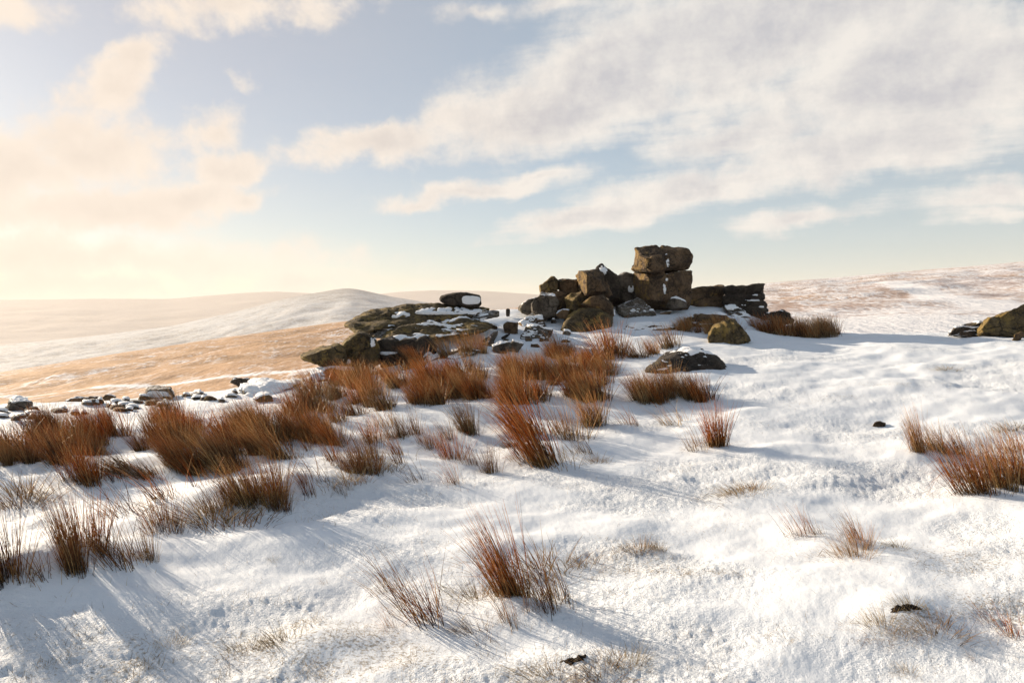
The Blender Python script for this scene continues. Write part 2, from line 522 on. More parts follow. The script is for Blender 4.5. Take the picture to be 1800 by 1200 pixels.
def build_ground():
    ang = np.concatenate([np.linspace(-180, -46, 50, endpoint=False), np.linspace(-46, 46, 700), np.linspace(46, 180, 50)[1:]])
    ang = np.radians(ang)
    rad = np.concatenate([[0.05, 0.4, 0.9], np.geomspace(1.4, 72, 560)])
    A, R = np.meshgrid(ang, rad)
    x, y = R * np.sin(A), R * np.cos(A)
    z = ground(x, y)
    lz, lm = lumps(x, y)
    z = z + lz * sstep(R, 0.5, 1.5)
    bm_ = bare_mask(x, y)
    nr, na = R.shape
    idx = np.arange(nr * na).reshape(nr, na)
    f = np.stack([idx[:-1, :-1], idx[:-1, 1:], idx[1:, 1:], idx[1:, :-1]], -1).reshape(-1, 4)
    f = f[:, ::-1]
    me = mesh_from('snow_ground', np.stack([x, y, z], -1).reshape(-1, 3), f)
    attr(me, 'lump', lm.ravel())
    attr(me, 'bare', np.clip(bm_.ravel() * 0.62, 0, 0.62))
    return tag(link('snow_ground', me, M_SNOW), kind='structure')


build_ground()


def curve(pts, xs):
    """Smooth interpolation through control points (Catmull-Rom-like: linear, then blurred)."""
    pts = np.array(pts, float)
    y = np.interp(xs, pts[:, 0], pts[:, 1])
    h = max(1, int(30 / (xs[1] - xs[0])))          # about 30 photo px either side
    k = np.hanning(2 * h + 3)[1:-1]
    k /= k.sum()
    return np.convolve(np.pad(y, h, mode='edge'), k, 'valid')


def hill(name, mat, crest, dist, foot, fdist, cov, power=1.0, ncol=260, nrow=150, rough=0.002, back=0.5):
    """A hillside: crest and foot lines given where the photo shows them, each at its distance; the far side falls away behind."""
    px = np.linspace(crest[0][0], crest[-1][0], ncol)
    cp, dc = curve(crest, px), curve(dist, px)
    fp, df = curve(foot, px), curve(fdist, px)
    rows = []
    ts = np.concatenate([np.linspace(0, 1, nrow) ** 1.6, 1 + np.linspace(0, 1, 24)[1:] * back])
    for t in ts:
        d = df + (dc - df) * t
        tx = np.array([(p - CX) / F for p in px])
        zf = np.array([P(p, q, r)[2] for p, q, r in zip(px, fp, df)])
        zc = np.array([P(p, q, r)[2] for p, q, r in zip(px, cp, dc)])
        # x per metre of y for each column
        kx = np.array([ray(p, q)[0] / ray(p, q)[1] for p, q in zip(px, cp)])
        tt = min(t, 1.0)
        z = zf + (zc - zf) * tt ** power
        if t > 1:
            z = zc - (dc * 0.25) * (t - 1) ** 1.5 - (t - 1) * dc * 0.02
        x = kx * d
        z = z + rough * dc * 0.5 * fbm2(x / (dc * 0.06), d / (dc * 0.06), 5, 55) * min(1, (1 - tt) * 3 + 0.12) * min(1.0, tt * 4)
        rows.append(np.stack([x, d, z], -1))
    co = np.array(rows)
    nr, nc = co.shape[:2]
    idx = np.arange(nr * nc).reshape(nr, nc)
    f = np.stack([idx[:-1, :-1], idx[:-1, 1:], idx[1:, 1:], idx[1:, :-1]], -1).reshape(-1, 4)
    me = mesh_from(name, co.reshape(-1, 3), f)
    c = cov(co[..., 0], co[..., 1], co[..., 2])
    attr(me, 'cov', c.ravel())
    attr(me, 'heather', (sstep(CX + F * co[..., 0] / co[..., 1], 900, 1500) * (0.75 + 0.6 * fbm2(co[..., 0] * 0.012, co[..., 1] * 0.02, 3, 4)) * (name == 'moor_hillside')).clip(0, 1).ravel())
    return tag(link(name, me, mat), kind='structure'), co


MOOR_CREST = [(-2600, 720), (-900, 700), (-300, 686), (0, 655), (200, 622), (400, 592), (540, 573), (620, 563), (800, 550), (1000, 533), (1200, 512), (1345, 498), (1500, 485), (1650, 472), (1800, 460), (2200, 440), (2800, 430), (4400, 470)]
MOOR_DIST = [(-2600, 150), (-900, 300), (0, 300), (600, 380), (1000, 420), (1345, 480), (1800, 520), (2800, 560), (4400, 560)]
MOOR_FOOT = [(-2600, 1171), (-900, 917), (0, 780), (300, 750), (600, 712), (900, 640), (1300, 600), (1560, 598), (1800, 600), (2800, 640), (4400, 706)]
MOOR_FD = [(-2600, 19.5), (-900, 33), (0, 42), (600, 42), (900, 40), (1300, 38), (1800, 38), (2800, 34), (4400, 20)]


def moor_cov(x, y, z):
    px = CX + F * x / y          # bearing of each point from the tor side, used only to say which slope faces the sun
    c = 0.37 + 0.24 * sstep(px, 800, 1500)
    c = c + 0.10 * fbm2(x * 0.015, y * 0.03, 4, 12)
    c = c + 0.45 * sstep(y, 75, 40) * sstep(px, 900, 1300)                 # drifted hollow behind the shelf
    c = c + 0.16 * sstep(y, 95, 45) * sstep(px, 900, 400)
    # snow lying in the sheep tracks across the slope
    def track(pts, w, s):
        q = np.array([[*P(*p)[:2]] for p in pts])
        best = np.full(x.shape, 1e9)
        for a, b in zip(q[:-1], q[1:]):
            ab = b - a
            t = np.clip(((x - a[0]) * ab[0] + (y - a[1]) * ab[1]) / (ab @ ab), 0, 1)
            best = np.minimum(best, np.hypot(x - a[0] - t * ab[0], y - a[1] - t * ab[1]))
        return s * np.exp(-(best / w) ** 2)
    yy = lambda p: p
    def lay(pts):       # distance at which each photo point falls on this slope
        ds = np.linspace(42, 420, 400)
        out = []
        for (p, q) in pts:
            zf = P(p, np.interp(p, *zip(*MOOR_FOOT)), np.interp(p, *zip(*MOOR_FD)))[2]
            zc = P(p, np.interp(p, *zip(*MOOR_CREST)), np.interp(p, *zip(*MOOR_DIST)))[2]
            a, b = np.interp(p, *zip(*MOOR_FD)), np.interp(p, *zip(*MOOR_DIST))
            z = zf + (zc - zf) * np.clip((ds - a) / (b - a), 0, 1) ** 1.12
            r = ray(p, q)
            out.append((p, q, ds[np.argmin(np.abs(EYE + r[2] * ds / r[1] - z))]))
        return out
    c = c + track(lay([(1545, 497), (1600, 509), (1650, 523), (1700, 531), (1740, 538), (1800, 550)]), 2.6, 0.8)
    c = c + track(lay([(-200, 712), (0, 694), (150, 684), (300, 672), (420, 662), (560, 650), (800, 632)]), 0.9, 0.55)
    c = c + track(lay([(-100, 668), (60, 652), (180, 638), (300, 622), (380, 612)]), 1.8, 0.4)
    c = c + track(lay([(1380, 520), (1480, 512), (1560, 512), (1620, 524)]), 2.0, -0.25)
    return c


hill('moor_hillside', M_MOOR, MOOR_CREST, MOOR_DIST, MOOR_FOOT, MOOR_FD, moor_cov, power=1.12, ncol=640, nrow=200, rough=0.006)
hill('peaked_hill', M_PEAK, [(-2500, 690), (-900, 680), (-300, 650), (0, 606), (150, 592), (300, 573), (400, 551), (470, 533), (520, 520), (560, 514), (588, 509), (600, 507), (612, 505), (624, 507), (642, 511), (680, 520), (740, 530), (800, 540), (950, 560), (1200, 590)],
     [(-2500, 1500), (1200, 1500)], [(-2500, 760), (-900, 760), (1200, 700)], [(-2500, 500), (1200, 500)], lambda x, y, z: 0.62 - 0.20 * sstep(z, 10, 50) + 0 * x, power=0.95, rough=0.006, ncol=620)
hill('far_ridge', M_FAR, [(-3200, 505), (-1800, 532), (-900, 525), (0, 527), (150, 525), (300, 525), (360, 520), (420, 515), (480, 512), (560, 516), (640, 520), (700, 513), (760, 510), (850, 511), (950, 518), (1100, 530), (1400, 540), (2400, 520), (4800, 530)],
     [(-3200, 3600), (4800, 3600)], [(-3200, 660), (4800, 660)], [(-3200, 1900), (4800, 1900)], lambda x, y, z: 0.70 + 0 * x, power=0.9, rough=0.003, ncol=500)
_vx, _vy = np.meshgrid(np.linspace(-16000, 16000, 60), np.linspace(-3800, 11500, 40))
_vi = np.arange(60 * 40).reshape(40, 60)
_vf = np.stack([_vi[:-1, :-1], _vi[:-1, 1:], _vi[1:, 1:], _vi[1:, :-1]], -1).reshape(-1, 4)
_vm = mesh_from('valley_floor', np.stack([_vx, _vy, -135 + 6 * fbm2(_vx * 0.0004, _vy * 0.0004, 3, 8)], -1).reshape(-1, 3), _vf)
attr(_vm, 'cov', np.full(2400, 0.6))
tag(link('valley_floor', _vm, M_FAR), kind='structure')


def build_haze():
    bm = bmesh.new()
    bmesh.ops.create_cube(bm, size=1.0)
    me = bpy.data.meshes.new('haze')
    bm.to_mesh(me)
    bm.free()
    m, nt, out = new_mat('haze_air')
    v = nt.node('ShaderNodeVolumePrincipled', {'Color': (0.94, 0.89, 0.85, 1), 'Density': HAZE_DENSITY, 'Anisotropy': 0.0})
    nt.l.new(v.outputs[0], out.inputs['Volume'])
    o = link('haze', me, m)
    z0, z1 = -900.0, 175.0
    o.location = (0, 4000, (z0 + z1) / 2)
    o.scale = (44000, 16000, z1 - z0)
    return tag(o, kind='stuff')


# ------------------------------------------------------------------ rocks
def mat_granite(name, dark, pale, lichen, lichen_lo, frost):
    m, nt, out = new_mat(name)
    geo = nt.node('ShaderNodeNewGeometry')
    pos, nrm = geo.outputs['Position'], geo.outputs['Normal']
    n1 = nt.noise(pos, 2.2, 6, 0.62)
    n2 = nt.noise(pos, 14.0, 6, 0.68)
    n3 = nt.noise(pos, 60.0, 4, 0.7)
    col = nt.mix(nt.step(nt.m('ADD', nt.m('MULTIPLY', n1, 0.6), nt.m('MULTIPLY', n2, 0.4)), 0.38, 0.64), dark, pale)
    shift = nt.node('ShaderNodeVectorMath', {0: pos, 1: (4.2, 9.1, 1.7)}, operation='ADD').outputs[0]
    l = nt.m('ADD', nt.m('MULTIPLY', nt.noise(shift, 3.2, 6, 0.65), 0.65), nt.m('MULTIPLY', nt.noise(shift, 20.0, 4, 0.7), 0.35))
    west = nt.node('ShaderNodeSeparateXYZ', {0: nrm}).outputs[0]      # more lichen on west faces, also colouring in their sunlit yellow
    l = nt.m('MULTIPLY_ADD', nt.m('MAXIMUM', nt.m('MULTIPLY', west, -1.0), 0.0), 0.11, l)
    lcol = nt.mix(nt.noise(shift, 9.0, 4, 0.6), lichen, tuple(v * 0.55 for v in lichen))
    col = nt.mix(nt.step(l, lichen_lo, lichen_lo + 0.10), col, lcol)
    col = nt.mix(nt.m('MULTIPLY', nt.step(n3, 0.56, 0.68), 0.45), col, tuple(min(0.5, v * 2.2 + 0.05) for v in pale))
    sepn = nt.node('ShaderNodeSeparateXYZ', {0: nrm}).outputs[2]
    warp = nt.node('ShaderNodeVectorMath', {0: pos, 1: nt.node('ShaderNodeVectorMath', {0: nt.noise(pos, 3.0, 4, 0.6, out=1), 'Scale': 0.35}, operation='SCALE').outputs[0]}, operation='ADD').outputs[0]
    vo = nt.node('ShaderNodeTexVoronoi', {'Vector': nt.node('ShaderNodeMapping', {'Vector': warp, 'Scale': (1.0, 1.0, 1.7)}).outputs[0], 'Scale': 1.5}, feature='DISTANCE_TO_EDGE').outputs[0]
    crack = nt.m('MULTIPLY', nt.step(vo, 0.035, 0.0), nt.step(nt.noise(shift, 1.7, 3, 0.5), 0.42, 0.56))
    col = nt.mix(nt.m('MULTIPLY', crack, 0.8), col, (0.012, 0.009, 0.007))
    f = nt.m('ADD', nt.m('MULTIPLY', sepn, 0.32), nt.m('ADD', nt.m('MULTIPLY', n2, 0.55), nt.m('MULTIPLY', n3, 0.55)))
    f = nt.step(f, 0.98 - frost, 1.16 - frost)
    col = nt.mix(nt.m('MULTIPLY', f, 0.8), col, (0.72, 0.74, 0.78))
    h = nt.m('ADD', nt.m('ADD', nt.m('MULTIPLY', n2, 0.075), nt.m('MULTIPLY', n1, 0.05)), nt.m('MULTIPLY', n3, 0.020))
    h = nt.m('SUBTRACT', h, nt.m('MULTIPLY', crack, 0.06))
    bump = nt.node('ShaderNodeBump', {'Strength': 0.9, 'Distance': 1.0, 'Height': h})
    b = nt.node('ShaderNodeBsdfPrincipled', {'Base Color': col, 'Roughness': 0.85, 'Normal': bump.outputs[0]})
    b.inputs['Specular IOR Level'].default_value = 0.25
    nt.l.new(b.outputs[0], out.inputs['Surface'])
    return m


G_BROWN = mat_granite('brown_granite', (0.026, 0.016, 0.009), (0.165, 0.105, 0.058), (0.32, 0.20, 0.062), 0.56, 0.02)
G_OLIVE = mat_granite('olive_lichen_granite', (0.028, 0.020, 0.010), (0.155, 0.112, 0.056), (0.27, 0.185, 0.058), 0.50, 0.02)
G_GREY = mat_granite('frosted_grey_granite', (0.036, 0.029, 0.023), (0.185, 0.155, 0.122), (0.15, 0.13, 0.06), 0.60, 0.19)
G_DARK = mat_granite('dark_granite', (0.015, 0.012, 0.010), (0.075, 0.058, 0.044), (0.10, 0.08, 0.035), 0.60, 0.085)  # darkest of the granite tones
G_PEAT = mat_granite('bare_peat', (0.010, 0.006, 0.005), (0.030, 0.018, 0.012), (0.05, 0.03, 0.015), 0.6, -0.1)


def mat_cap():
    m, nt, out = new_mat('snow_on_rock')
    pos = nt.node('ShaderNodeNewGeometry').outputs['Position']
    n = nt.noise(pos, 22.0, 4, 0.6)
    col = nt.mix(n, (0.78, 0.80, 0.84), (0.85, 0.86, 0.88))
    bump = nt.node('ShaderNodeBump', {'Strength': 0.5, 'Distance': 0.03, 'Height': n})
    b = nt.node('ShaderNodeBsdfPrincipled', {'Base Color': col, 'Roughness': 0.7, 'Normal': bump.outputs[0]})
    b.inputs['Specular IOR Level'].default_value = 0.2
    nt.l.new(b.outputs[0], out.inputs['Surface'])
    return m


M_CAP = mat_cap()
_ICO = {}


def ico(level):
    if level not in _ICO:
        bm = bmesh.new()
        bmesh.ops.create_icosphere(bm, subdivisions=level, radius=1.0)
        v = np.array([q.co[:] for q in bm.verts])
        f = np.array([[q.index for q in t.verts] for t in bm.faces])
        bm.free()
        _ICO[level] = (v / np.linalg.norm(v, axis=1)[:, None], f)
    return _ICO[level]


def normals_of(co, f):
    a, b, c = co[f[:, 0]], co[f[:, 1]], co[f[:, 2]]
    fn = np.cross(b - a, c - a)
    n = np.zeros_like(co)
    for i in range(3):
        np.add.at(n, f[:, i], fn)
    return n / (np.linalg.norm(n, axis=1)[:, None] + 1e-12)


def planes_of(pts):
    bm = bmesh.new()
    for p in pts:
        bm.verts.new(p)
    bmesh.ops.convex_hull(bm, input=bm.verts[:])
    seen, res = set(), []
    for f in bm.faces:
        f.normal_update()
        n = np.array(f.normal[:])
        if np.linalg.norm(n) < 0.5:
            continue
        d = float(n @ np.array(f.verts[0].co[:]))
        if d < 0:
            n, d = -n, -d
        key = tuple(np.round(n * 7).astype(int))
        if key not in seen:
            seen.add(key)
            res.append((n, max(d, 0.05)))
    bm.free()
    return res


ROCK_SEED = [100]


def rock(name, label, cat, pts, d, thick, mat, lean=0.0, level=5, sharp=68, rough=0.035, cuts=9, snow=None, seams=(), patches=(),
         front=None, back=0.85, sink=8, group=None, cap=0.035, bulge=0.18, facet=0.8):
    """A weathered block: hull through its visible outline (photo px) at distance d, given real thickness, rounded, cut and roughened."""
    ROCK_SEED[0] += 1
    seed = ROCK_SEED[0]
    rs = np.random.RandomState(seed)
    pts = [tuple(p) for p in pts]
    ys = [p[1] for p in pts]
    y0, y1 = min(ys), max(ys)
    if d is None:
        low = [p for p in pts if p[1] > y1 - 0.3 * (y1 - y0)]
        d = hit(sum(p[0] for p in low) / len(low), y1)[1] + 0.2 * thick
    cx, cyy = sum(p[0] for p in pts) / len(pts), (y0 + y1) / 2
    hull = []
    for (px, py) in pts:
        q = py + (sink if py > y1 - 0.35 * (y1 - y0) else 0)
        k = lean * (y1 - py) / (y1 - y0)
        hull.append(P(px, q, d + k))
        if front is None:
            hull.append(P(cx + (px - cx) * 0.88, cyy + (q - cyy) * 0.88, d + k - bulge * thick))
        bx, by = cx + (px - cx) * back, cyy + (py - cyy) * back
        w = P(bx, by, d + k)
        hull.append(np.array([P(bx, by, d + k + 0.75 * thick)[0], w[1] + 0.75 * thick, w[2]]))
    for (px, py, dy) in (front or ()):
        hull.append(P(px, py, d + dy))
    hull = np.array(hull)
    lo, hi = hull.min(0), hull.max(0)
    c, s = (lo + hi) / 2, (hi - lo) / 2
    pl = planes_of((hull - c) / s)
    v, f = ico(level)
    for _ in range(cuts):
        n = rs.normal(size=3)
        n /= np.linalg.norm(n)
        sup = max(float(n @ ((h - c) / s)) for h in hull)
        pl.append((n, sup * rs.uniform(0.87, 0.985)))
    u = np.zeros(len(v))
    for n, dd in pl:
        u += np.clip(v @ n / dd, 0, None) ** sharp
    co = v / (u ** (1.0 / sharp))[:, None]
    # stretch back to the full outline
    co = (co - co.min(0)) / (co.max(0) - co.min(0)) * 2 - 1
    co = co * s + c
    size = float(np.mean(s))
    nrm = normals_of(co, f)
    if facet > 0 and level >= 4:            # break the rounding into flat fracture faces
        kk = rs.choice(len(co), 22, replace=False)
        pk = co[kk] - nrm[kk] * size * rs.uniform(0, 0.07, 22)[:, None]
        nk = nrm[kk] + rs.normal(0, 0.10, (22, 3))
        nk /= np.linalg.norm(nk, axis=1)[:, None]
        wq = co + 0.10 * size * np.stack([fbm3(co / (0.5 * size) + 31.7 * j, 2, seed + 61 + j) for j in range(3)], 1)
        dd = np.linalg.norm((wq[:, None] - co[kk][None]) / s[None, None] , axis=2)
        dd = dd + 0.8 * (1 - np.einsum('ij,kj->ik', nrm, nrm[kk]))
        wgt = np.exp(-(dd - dd.min(1)[:, None]) * 26)
        wgt /= wgt.sum(1)[:, None]
        hgt = np.einsum('ikj,kj->ik', co[:, None] - pk[None], nk)
        move = (wgt[:, :, None] * (hgt[:, :, None] * nk[None])).sum(1)
        lim = np.linalg.norm(move, axis=1)[:, None]
        move *= np.minimum(1.0, 0.13 * size / (lim + 1e-9))
        co = co - facet * move
        nrm = normals_of(co, f)
    q = co + seed * 3.17
    disp = rough * size * 1.5 * fbm3(q / (0.9 * size), 3, seed) + min(0.030, 0.05 * size) * (fbm3(q / 0.30, 4, seed + 5, 0.6) - 0.5 * np.abs(fbm3(q / 0.17, 3, seed + 7)))
    if name == 'rock_slab':          # bedding: thin layers weathered back
        lay = fbm3(q * np.array([0.5, 0.5, 5.5]) / 0.9, 3, seed + 41)
        disp += min(0.05, 0.09 * size) * (np.abs(lay) - 0.3)
    chip = np.abs(fbm3(q / (0.45 * size), 2, seed + 9))
    disp -= 0.05 * size * np.exp(-(chip / 0.06) ** 2) * (rough / 0.035) * 0.6
    for (a, b, depth, w) in seams:          # a seam between two photo points, carved as a groove
        pa, pb = P(*a, d), P(*b, d)
        ab = (pb - pa)[[0, 2]]
        rel = co[:, [0, 2]] - pa[[0, 2]]
        dist = (rel[:, 0] * ab[1] - rel[:, 1] * ab[0]) / np.linalg.norm(ab) + 0.03 * fbm3(q / 0.3, 2, seed + 21)
        disp -= depth * np.exp(-(dist / w) ** 2)
    co = co + nrm * disp[:, None]
    # sit on the outline centre
    base = np.array([co[:, 0].mean(), co[:, 1].mean(), co[:, 2].min()])
    me = mesh_from(name, co - base, f)
    o = link(name, me, mat)
    o.location = base
    tag(o, label, cat, group)
    if snow is not None or patches:
        nrm = normals_of(co, f)
        st = np.array([0.32, 0.9, 1.5]) if name == 'rock_slab' else np.ones(3)
        wob = 0.36 * fbm3(q * st / 0.42, 3, seed + 31) + 0.16 * fbm3(q * st / 0.11, 2, seed + 33)
        brk = sstep(fbm3(q / 0.16, 3, seed + 35), -0.25, 0.15)
        b = -9.0 if snow is None else snow - 0.5
        mask = sstep(nrm[:, 2] - 0.18 * nrm[:, 1] + 0.10 * nrm[:, 0] + wob + b, 0.48, 0.82)
        mask *= sstep(nrm[:, 2], -0.05, 0.25)
        for (px, py, rx, rz, k) in patches:
            # the patch lies on the face turned to the viewer
            w = P(px, py, d)
            g = np.exp(-np.abs((co[:, 0] - w[0]) / (rx * d / F)) ** 3 - np.abs((co[:, 2] - w[2]) / (rz * d / F)) ** 3)
            mask = np.maximum(mask, sstep(k * g * (nrm[:, 1] < 0.35) * (1 + 0.9 * wob) + 0.12 * wob, 0.32, 0.6) * (brk if k < 1.1 else 1.0))
        keep = (mask[f] > 0.04).any(1)
        if keep.sum() > 8:
            sf = f[keep]
            sc = co + nrm * (cap * (mask - 0.30) * (0.75 + 0.5 * (wob + 0.5)))[:, None]
            lab = np.arange(len(co))            # one child per separate patch of snow
            while True:
                m = lab[sf].min(1)
                new = lab.copy()
                np.minimum.at(new, sf.ravel(), np.repeat(m, 3))
                new = new[new]
                if (new == lab).all():
                    break
                lab = new
            fl = lab[sf[:, 0]]
            ids, cnt = np.unique(fl, return_counts=True)
            for k in ids[np.argsort(-cnt)][:10]:
                part = sf[fl == k]
                if len(part) < 10 or mask[part].max() < 0.35:
                    continue
                used, inv = np.unique(part, return_inverse=True)
                sme = mesh_from('snow_cap', sc[used] - base, inv.reshape(-1, 3))
                link('snow_cap', sme, M_CAP, o)
    return o


c1 = lambda *q: [(500 + x / 4, 420 + y / 4) for x, y in q]
c2 = lambda *q: [(900 + x / 4, 400 + y / 4) for x, y in q]
c3 = lambda *q: [(1320 + x * 0.26667, 430 + y * 0.26667) for x, y in q]
c4 = lambda *q: [(x * 0.3, 480 + y * 0.3) for x, y in q]
c6 = lambda *q: [(600 + x / 6, 500 + y / 6) for x, y in q]

# --- the stack and its wall
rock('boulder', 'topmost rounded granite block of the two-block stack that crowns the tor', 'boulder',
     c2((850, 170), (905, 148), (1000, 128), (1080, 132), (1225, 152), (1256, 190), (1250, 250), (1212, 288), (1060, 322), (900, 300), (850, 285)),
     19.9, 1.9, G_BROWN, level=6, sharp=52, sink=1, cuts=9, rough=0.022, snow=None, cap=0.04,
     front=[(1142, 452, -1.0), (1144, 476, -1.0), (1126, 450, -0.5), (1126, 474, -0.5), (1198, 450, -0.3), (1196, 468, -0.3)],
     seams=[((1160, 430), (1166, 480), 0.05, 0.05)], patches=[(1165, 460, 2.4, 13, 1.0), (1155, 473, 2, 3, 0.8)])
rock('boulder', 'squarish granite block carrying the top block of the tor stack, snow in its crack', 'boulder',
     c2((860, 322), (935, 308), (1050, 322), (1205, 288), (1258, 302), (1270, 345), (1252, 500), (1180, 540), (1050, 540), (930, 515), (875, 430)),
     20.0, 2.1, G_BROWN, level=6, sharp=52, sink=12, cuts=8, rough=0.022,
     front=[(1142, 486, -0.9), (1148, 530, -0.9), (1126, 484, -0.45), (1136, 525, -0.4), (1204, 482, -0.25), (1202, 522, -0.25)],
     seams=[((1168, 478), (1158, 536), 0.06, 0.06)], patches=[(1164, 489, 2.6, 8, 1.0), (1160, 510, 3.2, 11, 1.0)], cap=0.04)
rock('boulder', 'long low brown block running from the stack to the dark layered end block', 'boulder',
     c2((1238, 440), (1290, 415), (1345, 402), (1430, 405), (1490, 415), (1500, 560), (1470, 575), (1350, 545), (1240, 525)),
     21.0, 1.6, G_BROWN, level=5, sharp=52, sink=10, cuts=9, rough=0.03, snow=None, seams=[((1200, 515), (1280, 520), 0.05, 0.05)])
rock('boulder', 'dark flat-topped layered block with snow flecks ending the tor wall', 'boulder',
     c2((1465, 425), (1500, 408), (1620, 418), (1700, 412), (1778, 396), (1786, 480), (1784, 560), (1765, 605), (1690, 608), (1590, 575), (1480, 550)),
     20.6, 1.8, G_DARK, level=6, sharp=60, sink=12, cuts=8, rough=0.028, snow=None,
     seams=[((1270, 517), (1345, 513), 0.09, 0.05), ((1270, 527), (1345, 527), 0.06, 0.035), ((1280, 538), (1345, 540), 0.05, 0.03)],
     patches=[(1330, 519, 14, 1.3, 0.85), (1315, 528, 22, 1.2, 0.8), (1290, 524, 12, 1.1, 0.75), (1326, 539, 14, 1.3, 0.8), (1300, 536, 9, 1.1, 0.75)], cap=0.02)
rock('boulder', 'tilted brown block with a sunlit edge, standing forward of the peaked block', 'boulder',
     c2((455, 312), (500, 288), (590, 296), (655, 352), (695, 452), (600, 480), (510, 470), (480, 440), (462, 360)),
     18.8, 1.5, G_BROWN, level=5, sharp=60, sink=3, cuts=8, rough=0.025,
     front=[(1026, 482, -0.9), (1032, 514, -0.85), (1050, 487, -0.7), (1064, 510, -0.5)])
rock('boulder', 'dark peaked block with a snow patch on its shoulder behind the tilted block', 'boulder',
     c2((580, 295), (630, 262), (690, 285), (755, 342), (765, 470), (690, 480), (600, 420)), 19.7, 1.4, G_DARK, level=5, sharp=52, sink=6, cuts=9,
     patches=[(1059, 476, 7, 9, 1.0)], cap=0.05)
rock('boulder', 'upright grey-brown block wedged between the peaked block and the stack', 'boulder',
     c2((752, 335), (800, 312), (855, 325), (872, 430), (880, 500), (800, 500), (755, 470)), 20.3, 1.2, G_GREY, level=5, sink=8, cuts=10,
     patches=[(1107, 508, 6, 7, 0.9)], cap=0.05)
rock('boulder', 'rough olive block with a pointed top at the west end of the tor crest', 'boulder',
     c2((190, 405), (235, 375), (300, 345), (330, 370), (330, 430), (270, 455), (200, 450)), 19.5, 1.1, G_OLIVE, level=5, sharp=48, sink=8, cuts=12, rough=0.05, snow=None)
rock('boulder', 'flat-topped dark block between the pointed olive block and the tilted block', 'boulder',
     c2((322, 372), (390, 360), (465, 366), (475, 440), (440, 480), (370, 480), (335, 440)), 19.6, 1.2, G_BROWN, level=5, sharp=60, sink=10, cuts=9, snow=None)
rock('boulder', 'squat lichen-lit block under the tilted brown block', 'boulder',
     c2((370, 500), (400, 475), (490, 452), (515, 478), (495, 570), (440, 600), (390, 590)), 18.5, 1.0, G_OLIVE, level=5, sharp=60, sink=8, cuts=9, rough=0.03,
     front=[(1008, 530, -0.6), (1012, 546, -0.6)])
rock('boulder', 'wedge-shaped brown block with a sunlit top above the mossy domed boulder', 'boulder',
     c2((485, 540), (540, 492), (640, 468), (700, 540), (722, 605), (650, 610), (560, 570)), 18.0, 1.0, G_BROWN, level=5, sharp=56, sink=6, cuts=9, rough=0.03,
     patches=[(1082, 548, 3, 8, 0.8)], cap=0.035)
rock('boulder', 'domed yellow-brown mossy boulder at the foot of the tor', 'boulder',
     c2((330, 725), (370, 655), (410, 605), (480, 560), (580, 553), (660, 585), (722, 640), (690, 700), (560, 745), (420, 745)),
     17.3, 1.3, G_OLIVE, level=5, facet=0.3, sharp=12, sink=10, cuts=9, rough=0.04, lean=0.5)
rock('rock_slab', 'cracked slab half under drifted snow below the stack', 'slab',
     c2((738, 570), (780, 530), (900, 512), (985, 560), (1008, 622), (920, 662), (800, 632)), 18.7, 1.0, G_GREY, level=5, sharp=48, sink=6, cuts=10, lean=0.7, snow=0.12,
     patches=[(1120, 545, 12, 4, 0.8)], cap=0.07)
rock('boulder', 'frosted boulder with vertical streaks at the west foot of the tor', 'boulder',
     c2((138, 540), (200, 455), (300, 458), (335, 505), (312, 592), (200, 625), (150, 592)), 18.4, 1.2, G_GREY, level=5, sink=8, cuts=12, rough=0.05, snow=0.05, seams=[((945, 520), (950, 550), 0.06, 0.05)])
rock('boulder', 'low frosted boulder sloping away beside the streaked boulder', 'boulder',
     c2((45, 565), (110, 505), (175, 490), (160, 540), (150, 585), (80, 585)), 19.0, 1.0, G_GREY, level=5, sink=6, cuts=11, snow=0.15)
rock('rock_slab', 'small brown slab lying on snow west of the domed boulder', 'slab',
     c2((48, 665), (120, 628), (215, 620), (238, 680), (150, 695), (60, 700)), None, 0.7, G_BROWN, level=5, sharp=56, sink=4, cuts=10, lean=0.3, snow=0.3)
rock('boulder', 'low dark frosted rock in front of the small brown slab', 'boulder',
     c2((45, 775), (110, 705), (150, 698), (215, 708), (292, 725), (250, 785), (130, 788)), None, 0.7, G_GREY, level=5, sink=4, cuts=12, rough=0.05, lean=0.2, snow=0.3)
rock('rock_slab', 'thin curved slab edge breaking the snow below the cracked slab', 'slab',
     c2((775, 705), (830, 688), (920, 672), (1060, 668), (1150, 688), (1152, 705), (1000, 712), (850, 720)), None, 0.8, G_BROWN, level=5, sink=5, cuts=8, lean=0.3, snow=0.3, cap=0.06)
rock('rock_slab', 'low brown slab behind the rush belt below the dark end block', 'slab',
     c2((1200, 640), (1290, 615), (1400, 603), (1500, 612), (1565, 645), (1500, 668), (1300, 672)), 17.4, 1.0, G_BROWN, level=5, sink=8, cuts=9, lean=0.4, snow=0.15)
rock('boulder', 'mossy boulder with pale vertical streaks standing alone on the snow', 'boulder',
     c2((1372, 770), (1395, 725), (1425, 688), (1520, 645), (1570, 652), (1612, 690), (1665, 772), (1600, 805), (1530, 818), (1420, 792)),
     None, 1.0, G_OLIVE, level=5, sharp=16, sink=8, cuts=10, rough=0.05, lean=0.3, snow=None,
     seams=[((1260, 566), (1252, 600), 0.05, 0.03), ((1272, 564), (1268, 602), 0.05, 0.03), ((1284, 562), (1288, 602), 0.06, 0.035), ((1298, 568), (1310, 600), 0.05, 0.03)])
